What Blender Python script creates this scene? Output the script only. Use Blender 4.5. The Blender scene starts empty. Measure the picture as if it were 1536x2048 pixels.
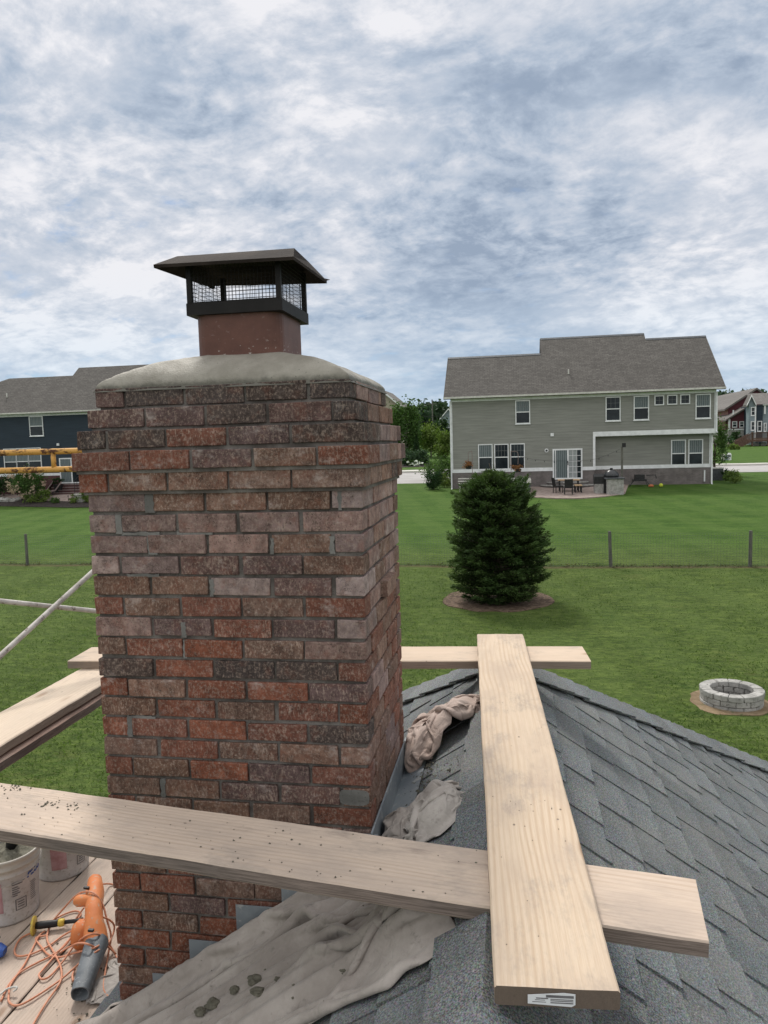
import bpy, math, random
import numpy as np
from mathutils import Vector, Matrix
R = math.radians
random.seed(7); RNG = np.random.default_rng(11)
SC = bpy.context.scene; COL = SC.collection

# ------------------------------------------------------------------ camera
FPX, CAM = 1518.87, np.array([1.3622, -2.2598, .1322])      # focal length in photo pixels (1536x2048)
def _axes(a, b, c):
    ca, sa, cb, sb = math.cos(a), math.sin(a), math.cos(b), math.sin(b)
    f = np.array([-sa*cb, ca*cb, -sb]); r = np.array([ca, sa, 0]); u = np.cross(r, f)
    cc, sc = math.cos(c), math.sin(c)
    return cc*r+sc*u, -sc*r+cc*u, f
AX_R, AX_U, AX_F = _axes(.1709, .0918, -.0285)
cd = bpy.data.cameras.new("camera"); cam = bpy.data.objects.new("camera", cd); COL.objects.link(cam)
cd.sensor_fit = 'VERTICAL'; cd.sensor_height = 36; cd.lens = FPX/2048*36
cd.clip_start = .05; cd.clip_end = 5000
m = Matrix.Identity(4)
for i in range(3):
    m[i][0], m[i][1], m[i][2], m[i][3] = AX_R[i], AX_U[i], -AX_F[i], CAM[i]
cam.matrix_world = m; SC.camera = cam
# measuring helpers: where a sight line of the photo meets a known plane of the place
def ray(px, py): return AX_F+(px-768)/FPX*AX_R+(1024-py)/FPX*AX_U
def onz(px, py, z): d = ray(px, py); return CAM+d*((z-CAM[2])/d[2])
def ony(px, py, Y): d = ray(px, py); return CAM+d*((Y-CAM[1])/d[1])
def onpl(px, py, p0, n): d = ray(px, py); return CAM+d*(np.dot(np.array(p0)-CAM, n)/np.dot(d, n))

# ------------------------------------------------------------------ node helpers
class NT:
    def __init__(s, tree): s.t = tree; s.n = tree.nodes; s.l = tree.links
    def new(s, typ, **kw):
        n = s.n.new(typ)
        for k, v in kw.items(): setattr(n, k, v)
        return n
    def put(s, sock, v):
        if isinstance(v, bpy.types.NodeSocket): s.l.new(v, sock)
        elif isinstance(v, (tuple, list)) and len(v) == 3 and sock.type == 'RGBA': sock.default_value = (*v, 1)
        else: sock.default_value = v
    def math(s, op, a, b=None, c=None, clamp=False):
        n = s.new('ShaderNodeMath', operation=op, use_clamp=clamp); s.put(n.inputs[0], a)
        if b is not None: s.put(n.inputs[1], b)
        if c is not None: s.put(n.inputs[2], c)
        return n.outputs[0]
    def vmath(s, op, a, b=None):
        n = s.new('ShaderNodeVectorMath', operation=op); s.put(n.inputs[0], a)
        if b is not None: s.put(n.inputs[1], b)
        return n.outputs['Value'] if op in ('DOT_PRODUCT', 'LENGTH') else n.outputs[0]
    def mix(s, f, a, b, mode='MIX'):
        n = s.new('ShaderNodeMix', data_type='RGBA', blend_type=mode); n.clamp_factor = True
        s.put(n.inputs[0], f); s.put(n.inputs[6], a); s.put(n.inputs[7], b); return n.outputs[2]
    def ss(s, v, lo, hi, a=0., b=1.):
        n = s.new('ShaderNodeMapRange', interpolation_type='SMOOTHSTEP'); s.put(n.inputs[0], v)
        s.put(n.inputs[1], lo); s.put(n.inputs[2], hi); s.put(n.inputs[3], a); s.put(n.inputs[4], b); return n.outputs[0]
    def noise(s, vec, scale, detail=4., rough=.55, dist=0., out=0):
        n = s.new('ShaderNodeTexNoise'); s.put(n.inputs['Vector'], vec); s.put(n.inputs['Scale'], scale)
        s.put(n.inputs['Detail'], detail); s.put(n.inputs['Roughness'], rough); s.put(n.inputs['Distortion'], dist); return n.outputs[out]
    def voro(s, vec, scale, feature='F1', rnd=1., out=0):
        n = s.new('ShaderNodeTexVoronoi', feature=feature); s.put(n.inputs['Vector'], vec); s.put(n.inputs['Scale'], scale)
        s.put(n.inputs['Randomness'], rnd); return n.outputs[out]
    def mapv(s, vec, scale=(1, 1, 1), loc=(0, 0, 0), rot=(0, 0, 0)):
        n = s.new('ShaderNodeMapping'); s.put(n.inputs[0], vec); n.inputs[1].default_value = loc
        n.inputs[2].default_value = rot; n.inputs[3].default_value = scale; return n.outputs[0]
    def obj(s): return s.new('ShaderNodeTexCoord').outputs['Object']
    def pos(s): return s.new('ShaderNodeNewGeometry').outputs['Position']
    def sep(s, v): n = s.new('ShaderNodeSeparateXYZ'); s.put(n.inputs[0], v); return n.outputs
    def comb(s, x, y, z):
        n = s.new('ShaderNodeCombineXYZ'); s.put(n.inputs[0], x); s.put(n.inputs[1], y); s.put(n.inputs[2], z); return n.outputs[0]
    def attr(s, name): return s.new('ShaderNodeAttribute', attribute_name=name).outputs
    def bump(s, h, strength=.3, dist=.01):
        n = s.new('ShaderNodeBump'); s.put(n.inputs['Height'], h); n.inputs['Strength'].default_value = strength
        n.inputs['Distance'].default_value = dist; return n.outputs[0]
def mat(name, fn=None, col=(.5, .5, .5), rough=.8, **kw):
    mt = bpy.data.materials.new(name); mt.use_nodes = True; g = NT(mt.node_tree)
    bs = mt.node_tree.nodes['Principled BSDF']; bs.inputs['Base Color'].default_value = (*col, 1)
    bs.inputs['Roughness'].default_value = rough; bs.inputs['Specular IOR Level'].default_value = kw.pop('spec', .3)
    for k, v in kw.items(): bs.inputs[k].default_value = v
    if fn: fn(g, bs)
    return mt

# ------------------------------------------------------------------ sky, sun, exposure
SUN = np.array([-.30, .60, .80]); SUN /= np.linalg.norm(SUN)
w = bpy.data.worlds.new("World"); SC.world = w; w.use_nodes = True
g = NT(w.node_tree); w.node_tree.nodes.clear()
sky = g.new('ShaderNodeTexSky', sky_type='NISHITA', sun_disc=False, sun_elevation=math.asin(SUN[2]),
            sun_rotation=math.atan2(SUN[0], SUN[1]), altitude=200, air_density=1., dust_density=1.2, ozone_density=1.5)
bg1 = g.new('ShaderNodeBackground'); g.put(bg1.inputs[0], g.mix(1., sky.outputs[0], (.62, .84, 1.08), 'MULTIPLY')); bg1.inputs[1].default_value = .085
D = g.vmath('NORMALIZE', g.new('ShaderNodeTexCoord').outputs['Generated'])
dx, dy, dz = g.sep(D)
zc = g.math('ADD', g.math('MAXIMUM', dz, 0.), .30)
P = g.comb(g.math('DIVIDE', dx, zc), g.math('DIVIDE', dy, zc), 0.)
def blob(px, py, deg, soft=1.):                  # a soft patch of sky round one direction
    d = ray(px, py); d = d/np.linalg.norm(d)
    return g.ss(g.vmath('DOT_PRODUCT', D, tuple(d)), math.cos(R(deg)), math.cos(R(deg*.15*soft)))
def warp(base, sc, amt, off=(0, 0, 0)):
    n_ = g.new('ShaderNodeVectorMath', operation='SCALE'); g.put(n_.inputs[0], g.vmath('SUBTRACT', g.noise(g.mapv(base, loc=off), sc, 3, .5, 0, 1), (.5, .5, .5))); n_.inputs['Scale'].default_value = amt
    return g.vmath('ADD', base, n_.outputs[0])
Pw = warp(P, 2.2, .16)
big = g.noise(g.mapv(Pw, scale=(1, 1.4, 1), rot=(0, 0, -.5)), 1.7, 6, .52)
mid = g.noise(g.mapv(Pw, loc=(3.1, 7.7, 0), scale=(1, 1.25, 1), rot=(0, 0, -.35)), 3.5, 9, .60)
cell = g.new('ShaderNodeTexVoronoi', feature='SMOOTH_F1'); g.put(cell.inputs['Vector'], warp(g.mapv(P, scale=(1, 1.1, 1), rot=(0, 0, .5)), 10., .10, (2, 5, 0)))
cell.inputs['Scale'].default_value = 12.5; cell.inputs['Smoothness'].default_value = .65
puff = g.math('SUBTRACT', .40, cell.outputs[0])
fine = g.noise(g.mapv(Pw, loc=(9.1, 1.7, 0), scale=(1., 1.1, 1), rot=(0, 0, .4)), 24., 6, .62)
dark = g.math('ADD', g.math('MULTIPLY', blob(780, 360, 15), .26), g.math('MULTIPLY', blob(1480, 60, 19), .16))
dark = g.math('ADD', dark, g.math('MULTIPLY', blob(1150, 260, 12), .12))
dark = g.math('ADD', dark, g.math('MULTIPLY', blob(420, 270, 8), .26))
dark = g.math('ADD', dark, g.math('MULTIPLY', blob(60, 330, 8), .26))
dark = g.math('ADD', dark, g.math('MULTIPLY', blob(1080, 600, 15), .24))
lite = g.math('ADD', g.math('MULTIPLY', blob(400, 120, 20), .16), g.math('MULTIPLY', blob(1280, 430, 10), .34))
lite = g.math('ADD', lite, g.math('MULTIPLY', blob(200, 540, 13), .26))
lite = g.math('ADD', lite, g.math('MULTIPLY', blob(680, 210, 9), .22))
lite = g.math('ADD', lite, g.math('MULTIPLY', blob(1450, 500, 9), .18))
patchy = g.math('MULTIPLY', g.ss(g.math('ADD', g.noise(g.mapv(Pw, loc=(1.3, 4.4, 0)), 2.0, 2, .5), g.math('MULTIPLY', blob(250, 150, 26), .18)), .38, .62, .30, 1.), g.ss(dz, .02, .26, .35, 1.))
v = g.math('ADD', g.math('MULTIPLY', g.math('SUBTRACT', big, .5), 1.25), g.math('MULTIPLY', g.math('SUBTRACT', g.ss(g.math('ADD', mid, g.math('MULTIPLY', g.math('SUBTRACT', fine, .5), .30)), .36, .66), .5), g.ss(dz, .0, .25, .26, .46)))
v = g.math('ADD', v, g.math('MULTIPLY', patchy, g.math('ADD', g.math('MULTIPLY', g.math('SUBTRACT', fine, .5), .75), g.math('MULTIPLY', puff, .5))))
v = g.math('ADD', v, g.math('SUBTRACT', lite, dark))
v = g.math('ADD', g.math('MULTIPLY', v, .94), .635)
cr = g.new('ShaderNodeValToRGB'); g.l.new(v, cr.inputs[0]); el = cr.color_ramp.elements
el[0].position = -0.; el[0].color = (.29, .36, .47, 1); el[1].position = 1.; el[1].color = (.80, .80, .835, 1)
e = el.new(.30); e.color = (.42, .49, .595, 1)
e = el.new(.62); e.color = (.575, .615, .69, 1)
cl = g.mix(g.ss(dz, .24, .02), cr.outputs[0], g.mix(1., cr.outputs[0], (.87, .985, 1.05), 'MULTIPLY'))
sunny = g.ss(g.vmath('DOT_PRODUCT', D, tuple(SUN)), math.cos(R(21)), 1.)   # clouds round the sun, unseen above the frame, brightened to add light
glow = g.math('ADD', 1., g.math('MULTIPLY', sunny, 5.0))
back = g.ss(dy, .45, -.4); glow = g.math('ADD', glow, g.math('MULTIPLY', back, .42)); glow = g.math('ADD', glow, g.math('MULTIPLY', g.ss(dz, .55, .85), .45))  # unseen sky behind the camera and overhead brightened as added fill
bg2 = g.new('ShaderNodeBackground'); g.put(bg2.inputs[0], g.mix(g.math('MULTIPLY', g.math('MAXIMUM', back, g.ss(dz, .50, .70)), .8), cl, (.685, .68, .665))); g.put(bg2.inputs[1], glow)
gap = g.noise(g.mapv(Pw, loc=(5.5, 2.2, 0), scale=(1, 1.8, 1)), 5.2, 7, .6)
lowband = g.math('MULTIPLY', g.ss(dz, .22, .03), .17)
leftlow = g.math('MULTIPLY', blob(60, 640, 17), .13)
thr = g.math('ADD', g.math('ADD', gap, lowband), leftlow)
thr = g.math('SUBTRACT', thr, g.math('MULTIPLY', v, .12))
clear = g.math('MULTIPLY', g.ss(thr, .58, .90, 0., .8), g.ss(v, .85, .35))
ms = g.new('ShaderNodeMixShader'); g.put(ms.inputs[0], clear); g.l.new(bg2.outputs[0], ms.inputs[1]); g.l.new(bg1.outputs[0], ms.inputs[2])
wo = g.new('ShaderNodeOutputWorld'); g.l.new(ms.outputs[0], wo.inputs[0])
sl = bpy.data.lights.new("sun", 'SUN'); sl.energy = 2.4; sl.angle = R(9); sl.color = (1, .95, .87)
so = bpy.data.objects.new("sun", sl); COL.objects.link(so)
so.rotation_euler = Vector(SUN).to_track_quat('Z', 'Y').to_euler()
SC.view_settings.view_transform = 'Standard'; SC.view_settings.look = 'None'
SC.view_settings.exposure = 0.12; SC.view_settings.gamma = 1.0

# ------------------------------------------------------------------ mesh helpers
class MB:
    def __init__(s): s.v = []; s.f = []; s.n = 0; s.c = []; s.mi = []
    def add(s, V, F, col=None, mi=0):
        V = np.asarray(V, float).reshape(-1, 3); o = s.n; s.v.append(V); s.n += len(V)
        for q in F: s.f.append(tuple(int(i)+o for i in q)); s.mi.append(mi)
        s.c.append(np.tile(np.asarray(col if col is not None else (1, 1, 1, 1), float), (len(V), 1))); return s
    def bulk(s, V, k, col=None, mi=0):          # V: (n*k,3) separate k-gons
        n = len(V)//k; return s.add(V, np.arange(n*k).reshape(n, k), None if col is None else None, mi) if col is None else s._bulkc(V, k, col, mi)
    def _bulkc(s, V, k, col, mi):
        o = s.n; s.v.append(V); s.n += len(V); s.f += [tuple(range(o+i*k, o+i*k+k)) for i in range(len(V)//k)]
        s.mi += [mi]*(len(V)//k); s.c.append(col); return s
    def box(s, a, b, col=None, jit=0., mi=0):
        a, b = np.minimum(a, b), np.maximum(a, b)
        V = np.array([[(a, b)[i][0], (a, b)[j][1], (a, b)[k][2]] for i in (0, 1) for j in (0, 1) for k in (0, 1)], float)
        if jit: V += RNG.uniform(-jit, jit, V.shape)
        return s.hexa(V, col, mi)
    def hexa(s, V, col=None, mi=0):            # order: x,y,z binary
        return s.add(V, [(0, 1, 3, 2), (4, 6, 7, 5), (0, 4, 5, 1), (2, 3, 7, 6), (0, 2, 6, 4), (1, 5, 7, 3)], col, mi)
    def prism(s, pts, d, col=None, mi=0):      # planar polygon pts extruded by vector d
        pts = np.asarray(pts, float); n = len(pts); V = np.vstack([pts, pts+np.asarray(d, float)])
        F = [tuple(range(n))[::-1], tuple(range(n, 2*n))]+[(i, (i+1) % n, n+(i+1) % n, n+i) for i in range(n)]
        return s.add(V, F, col, mi)
    def tube(s, pts, r, n=8, cap=True, col=None, mi=0):
        pts = np.asarray(pts, float); k = len(pts); rr = np.broadcast_to(np.asarray(r, float), (k,))
        T = np.gradient(pts, axis=0) if k > 2 else np.tile(pts[1]-pts[0], (2, 1))
        T /= np.linalg.norm(T, axis=1)[:, None]+1e-12
        up = np.array([0, 0, 1.]) if abs(T[0][2]) < .9 else np.array([1., 0, 0]); V = []
        U = np.cross(T[0], up); U /= np.linalg.norm(U)
        for i in range(k):
            U = U-T[i]*np.dot(U, T[i]); U /= np.linalg.norm(U); W = np.cross(T[i], U)
            for j in range(n):
                a = 2*math.pi*j/n; V.append(pts[i]+rr[i]*(math.cos(a)*U+math.sin(a)*W))
        F = [(i*n+j, i*n+(j+1) % n, (i+1)*n+(j+1) % n, (i+1)*n+j) for i in range(k-1) for j in range(n)]
        if cap: F += [tuple(range(n))[::-1], tuple((k-1)*n+j for j in range(n))]
        return s.add(V, F, col, mi)
    def lathe(s, prof, c=(0, 0, 0), n=24, col=None, sx=1., sy=1., mi=0):
        V = [(c[0]+sx*r*math.cos(2*math.pi*j/n), c[1]+sy*r*math.sin(2*math.pi*j/n), c[2]+z) for r, z in prof for j in range(n)]
        F = [(i*n+j, i*n+(j+1) % n, (i+1)*n+(j+1) % n, (i+1)*n+j) for i in range(len(prof)-1) for j in range(n)]
        return s.add(V, F, col, mi)
    def grid(s, G, col=None, mi=0):            # G: (a,b,3)
        a, b = G.shape[:2]
        F = [(i*b+j, (i+1)*b+j, (i+1)*b+j+1, i*b+j+1) for i in range(a-1) for j in range(b-1)]
        return s.add(G.reshape(-1, 3), F, col, mi)
    def build(s, name, material, parent=None, smooth=False, label=None, cat=None, group=None, kind=None, loc=None, tint=False, sub=0):
        V = np.vstack(s.v); me = bpy.data.meshes.new(name)
        org = np.zeros(3)
        if parent is not None: org = WORLD[parent.name]
        elif loc is not None: org = np.asarray(loc, float)
        me.from_pydata((V-org).tolist(), [], s.f); me.update()
        for mm in (material if isinstance(material, (list, tuple)) else [material]): me.materials.append(mm)
        if any(s.mi): me.polygons.foreach_set('material_index', s.mi)
        if smooth: me.polygons.foreach_set('use_smooth', [True]*len(s.f))
        if tint:
            a = me.color_attributes.new('tint', 'FLOAT_COLOR', 'POINT'); a.data.foreach_set('color', np.vstack(s.c).ravel())
        o = bpy.data.objects.new(name, me); COL.objects.link(o)
        if parent is not None: o.parent = parent
        elif loc is not None: o.location = loc
        WORLD[o.name] = org
        if sub:
            md = o.modifiers.new('sub', 'SUBSURF'); md.levels = md.render_levels = sub
        return tag(o, label, cat, group, kind)
WORLD = {}
def tag(o, label=None, cat=None, group=None, kind=None):
    if label: o['label'] = label
    if cat: o['category'] = cat
    if group: o['group'] = group
    if kind: o['kind'] = kind
    return o
def thing(name, loc, label, cat, group=None):
    o = bpy.data.objects.new(name, None); COL.objects.link(o); o.location = tuple(loc); o.empty_display_size = .2
    WORLD[o.name] = np.asarray(loc, float); return tag(o, label, cat, group)
def dup(root, loc, label=None):
    def cp(o, par):
        c = o.copy(); COL.objects.link(c); c.parent = par; WORLD[c.name] = WORLD[o.name]
        for ch in [x for x in COL.objects if x.parent == o]: cp(ch, c)
        return c
    c = cp(root, None); c.location = tuple(loc)
    if label: c['label'] = label
    return c
def spline(pts, n=8):                           # Catmull-Rom through pts
    p = np.asarray(pts, float); p = np.vstack([2*p[0]-p[1], p, 2*p[-1]-p[-2]]); out = []
    for i in range(1, len(p)-2):
        for t in np.linspace(0, 1, n, endpoint=False):
            a, b, c, d = p[i-1], p[i], p[i+1], p[i+2]
            out.append(.5*(2*b+(c-a)*t+(2*a-5*b+4*c-d)*t*t+(3*b-a-3*c+d)*t**3))
    out.append(p[-2]); return np.array(out)
def vnoise(x, y, seed=0):                       # smooth value noise on numpy arrays
    x = np.asarray(x, float); y = np.asarray(y, float)
    def hsh(i, j): s_ = np.sin(i*127.1+j*311.7+seed*74.7)*43758.5453; return s_-np.floor(s_)
    xi, yi = np.floor(x), np.floor(y); fx, fy = x-xi, y-yi; fx = fx*fx*(3-2*fx); fy = fy*fy*(3-2*fy)
    return (hsh(xi, yi)*(1-fx)+hsh(xi+1, yi)*fx)*(1-fy)+(hsh(xi, yi+1)*(1-fx)+hsh(xi+1, yi+1)*fx)*fy
def sst(x): x = np.clip(x, 0, 1); return x*x*(3-2*x)

# ------------------------------------------------------------------ materials
def m_brick(g, bs):
    o = g.obj(); t = g.attr('tint'); tc, ta = t[0], t[3]
    n1 = g.noise(o, 30, 5, .65); n3 = g.noise(o, 9, 3); n5 = g.noise(o, 95, 4, .7)
    st = g.noise(g.mapv(o, scale=(1, 1, .30), rot=(0, .10, 0)), 190, 3, .65); bl = g.noise(g.mapv(o, scale=(1, 1, .75)), 120, 4, .7)
    n2 = g.mix(g.ss(n3, .42, .58), st, bl)
    c = g.mix(g.ss(n1, .34, .70), g.mix(1., tc, (.58, .55, .55), 'MULTIPLY'), tc)
    c = g.mix(g.ss(g.noise(o, 16, 4, .6), .50, .66, 0, .5), c, g.mix(.5, g.mix(1., tc, (.75, .62, .58), 'MULTIPLY'), (.19, .068, .042)))
    c = g.mix(g.ss(n5, .50, .66, 0, .5), c, (.32, .25, .205)); c = g.mix(g.ss(g.noise(o, 150, 2, .6), .60, .68, 0, .6), c, (.05, .036, .03))
    fl = g.math('MULTIPLY', g.ss(n2, .52, .61), g.math('MULTIPLY', ta, g.ss(n1, .25, .6, .35, 1.)))
    c = g.mix(g.math('MULTIPLY', fl, .58), c, (.43, .325, .262))
    pit = g.ss(g.voro(o, 75), .10, .03); pit = g.math('MULTIPLY', pit, g.ss(n3, .45, .6))
    ed = g.new('ShaderNodeTexVoronoi', feature='DISTANCE_TO_EDGE'); g.put(ed.inputs['Vector'], g.vmath('ADD', g.mapv(o, scale=(1, 1, .7), rot=(0, .5, 0)), g.noise(o, 14, 2, .5, 0, 1))); ed.inputs['Scale'].default_value = 26
    scr = g.math('MULTIPLY', g.ss(ed.outputs[0], .045, .012), g.ss(g.noise(o, 11, 2), .50, .60))
    pit = g.math('MAXIMUM', pit, scr)
    c = g.mix(g.math('MULTIPLY', pit, .72), c, (.028, .022, .02))
    wh = g.math('MULTIPLY', g.ss(g.noise(g.mapv(o, scale=(.7, .7, 1)), 15, 7, .75), .54, .72), .55)
    c = g.mix(wh, c, (.46, .40, .37))
    g.put(bs.inputs['Base Color'], c); bs.inputs['Roughness'].default_value = .92
    hh = g.math('ADD', g.math('MULTIPLY', n2, .8), g.math('MULTIPLY', n1, .8))
    g.put(bs.inputs['Normal'], g.bump(g.math('SUBTRACT', hh, g.math('MULTIPLY', pit, 1.2)), .65, .007))
def m_mortar(dk, lt):
    def f(g, bs):
        o = g.obj(); n = g.noise(o, 8, 5, .6); f2 = g.noise(o, 140, 3, .7)
        c = g.mix(g.ss(n, .38, .62), dk, lt); c = g.mix(g.ss(f2, .55, .75), c, tuple(x*.6 for x in dk))
        g.put(bs.inputs['Base Color'], c); g.put(bs.inputs['Normal'], g.bump(f2, .4, .004))
    return f
def m_crown(g, bs):
    o = g.obj(); n = g.noise(o, 7, 5, .6); f2 = g.noise(o, 160, 4, .7); sp = g.voro(o, 60)
    c = g.mix(g.ss(n, .35, .7), (.225, .208, .174), (.335, .312, .268))
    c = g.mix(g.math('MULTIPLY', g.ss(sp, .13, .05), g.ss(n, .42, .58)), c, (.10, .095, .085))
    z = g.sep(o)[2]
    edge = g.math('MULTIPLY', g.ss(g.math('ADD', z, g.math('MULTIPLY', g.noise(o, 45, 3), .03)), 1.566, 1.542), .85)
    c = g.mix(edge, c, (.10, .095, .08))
    g.put(bs.inputs['Base Color'], c); g.put(bs.inputs['Roughness'], g.ss(n, .3, .7, .75, .55))
    g.put(bs.inputs['Normal'], g.bump(g.math('ADD', f2, g.math('MULTIPLY', n, 2.)), .35, .008))
def m_clay(g, bs):
    o = g.obj(); n = g.noise(o, 10, 5, .6); ch = g.noise(g.mapv(o, scale=(1, 1, 1.6)), 60, 4, .6)
    low = g.ss(g.sep(o)[2], 1.70, 1.61)
    c = g.mix(g.ss(n, .3, .7), (.098, .042, .032), (.140, .061, .045))
    c = g.mix(g.math('MULTIPLY', g.ss(ch, .62, .70), g.math('ADD', .12, low)), c, (.42, .38, .35))
    g.put(bs.inputs['Base Color'], c); bs.inputs['Roughness'].default_value = .5
    g.put(bs.inputs['Normal'], g.bump(n, .15, .01))
def m_shingle(g, bs):
    o = g.obj(); t = g.attr('tint')[0]; gr = g.noise(o, 210, 3, .85); gv = g.voro(o, 300, out=1)
    big = g.noise(o, 3.2, 4, .6); k = g.noise(o, 120, 2, .7)
    c = g.mix(g.ss(gr, .36, .64), (.038, .043, .046), (.222, .238, .245))
    c = g.mix(.30, c, gv, 'SOFT_LIGHT')
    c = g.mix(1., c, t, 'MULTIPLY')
    c = g.mix(g.ss(big, .4, .75, 0, .35), c, (.19, .185, .175)); c = g.mix(g.ss(k, .63, .75, 0, .6), c, (.42, .43, .43))
    g.put(bs.inputs['Base Color'], c); bs.inputs['Roughness'].default_value = .9
    g.put(bs.inputs['Normal'], g.bump(gr, .6, .004))
def m_wood(c1, c2, c3, seed, gray=.0, dirt=.4):
    def f(g, bs):
        o = g.mapv(g.obj(), loc=(seed*3.7, seed*1.3, seed*2.1))
        xs, ys, zs = g.sep(o)
        wob = g.noise(g.mapv(o, scale=(.55, 2.4, 2.4)), 1.5, 2, .4)
        yy = g.math('ADD', ys, g.math('MULTIPLY', wob, .11))
        rings = g.math('FRACT', g.math('MULTIPLY', g.math('ADD', yy, g.math('MULTIPLY', zs, .35)), 62.))
        rings = g.ss(g.math('ABSOLUTE', g.math('SUBTRACT', rings, .5)), .12, .5)
        fib = g.noise(g.mapv(o, scale=(1.2, 60, 60)), 6, 4, .65)
        blot = g.noise(g.mapv(o, scale=(1., 2.2, 2.2)), 2.6, 5, .6)
        amp = g.ss(g.noise(g.mapv(o, scale=(.5, 4, 4)), 3., 2), .35, .65, .10, .62)
        c = g.mix(g.math('MULTIPLY', rings, amp), c1, c2)
        c = g.mix(g.ss(fib, .42, .72, 0, .45), c, c2); c = g.mix(g.ss(blot, .40, .66, 0, .75), c, c3)
        sp = g.voro(g.mapv(o, scale=(1, 1.5, 1.5)), 13); nz = g.noise(o, 3.5, 2)
        c = g.mix(g.math('MULTIPLY', g.ss(sp, .085, .035), g.ss(nz, .52, .6, 0, .8)), c, (.09, .07, .06))
        kn = g.voro(g.mapv(o, scale=(1.6, 4.2, 4.2)), 1.5); kr = g.voro(g.mapv(o, scale=(1.6, 4.2, 4.2)), 1.5, out=1); kk = g.math('MULTIPLY', g.ss(kn, .17, .06), g.math('GREATER_THAN', g.sep(kr)[0], .62))
        c = g.mix(g.math('MULTIPLY', kk, .7), c, (.22, .125, .07)); c = g.mix(g.math('MULTIPLY', g.ss(kn, .06, .03), g.math('MULTIPLY', kk, .8)), c, (.08, .05, .035))
        wr = g.noise(g.mapv(o, scale=(.8, 1.6, 1)), 4.2, 6, .75); c = g.mix(g.ss(wr, .50, .70, 0, .6), c, (.29, .245, .21))
        st = g.noise(g.mapv(o, scale=(.55, 2.5, 2.5)), 7, 6, .7)
        c = g.mix(g.ss(st, .56, .74, 0, dirt), c, (.155, .12, .105))
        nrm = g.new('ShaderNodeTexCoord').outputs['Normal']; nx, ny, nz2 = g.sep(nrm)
        side = g.ss(g.math('ABSOLUTE', nz2), .7, .3)  # edge faces darkened: shade put into the colour, plus grey dirt
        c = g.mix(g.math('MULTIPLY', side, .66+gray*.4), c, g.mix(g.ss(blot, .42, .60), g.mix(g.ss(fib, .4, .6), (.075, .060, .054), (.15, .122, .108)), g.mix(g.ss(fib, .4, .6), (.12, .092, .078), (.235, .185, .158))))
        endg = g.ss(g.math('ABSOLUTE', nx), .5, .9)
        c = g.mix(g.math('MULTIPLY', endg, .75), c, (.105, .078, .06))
        g.put(bs.inputs['Base Color'], c); bs.inputs['Roughness'].default_value = .82
        hh = g.math('ADD', g.math('MULTIPLY', rings, -.6), g.math('MULTIPLY', fib, 1.))
        g.put(bs.inputs['Normal'], g.bump(hh, .35, .003))
    return f
def m_noise(c1, c2, scale=6., rough=.8, b=.2, bs_=.01, stretch=(1, 1, 1), c3=None, s3=40.):
    def f(g, bs):
        o = g.mapv(g.obj(), scale=stretch); n = g.noise(o, scale, 5, .6)
        c = g.mix(g.ss(n, .33, .67), c1, c2)
        if c3: c = g.mix(g.ss(g.noise(o, s3, 3, .6), .58, .68), c, c3)
        g.put(bs.inputs['Base Color'], c); bs.inputs['Roughness'].default_value = rough
        if b: g.put(bs.inputs['Normal'], g.bump(g.noise(o, scale*6, 4, .6), b, bs_))
    return f
def m_rust(base):
    def f(g, bs):
        o = g.obj(); n = g.noise(g.mapv(o, scale=(.6, 1, 1)), 16, 6, .7); n2 = g.noise(o, 60, 3)
        c = g.mix(g.ss(n, .52, .62), base, (.085, .035, .02)); c = g.mix(g.ss(n2, .62, .72, 0, .6), c, (.16, .07, .03))
        g.put(bs.inputs['Base Color'], c); g.put(bs.inputs['Roughness'], g.ss(n, .5, .65, .5, .9))
        g.put(bs.inputs['Normal'], g.bump(n, .2, .003))
    return f
def m_cloth(c1, c2):
    def f(g, bs):
        o = g.obj(); n = g.noise(o, 5, 5, .65); cre = g.new('ShaderNodeTexVoronoi', feature='DISTANCE_TO_EDGE'); g.put(cre.inputs['Vector'], g.vmath('ADD', o, g.vmath('SCALE', g.noise(o, 7, 2, .5, 0, 1), None))); cre.inputs['Vector'].links[0].from_node.inputs[1].links[0].from_node.inputs['Scale'].default_value = .25; cre.inputs['Scale'].default_value = 13; wv = g.noise(o, 420, 1); sp = g.noise(o, 22, 5, .7)
        c = g.mix(g.ss(n, .35, .68), c1, c2); c = g.mix(g.ss(sp, .58, .74, 0, .6), c, tuple(x*.45 for x in c1)); c = g.mix(g.ss(g.noise(o, 9, 6, .75), .56, .70, 0, .5), c, tuple(x*.6 for x in c1))
        g.put(bs.inputs['Base Color'], c); bs.inputs['Roughness'].default_value = .95
        bs.inputs['Sheen Weight'].default_value = .15
        hh = g.math('ADD', g.math('MULTIPLY', wv, .25), g.noise(o, 30, 4, .6)); hh = g.math('ADD', hh, g.math('MULTIPLY', g.ss(cre.outputs[0], .0, .16), .4)); g.put(bs.inputs['Normal'], g.bump(hh, .5, .007))
    return f
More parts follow.
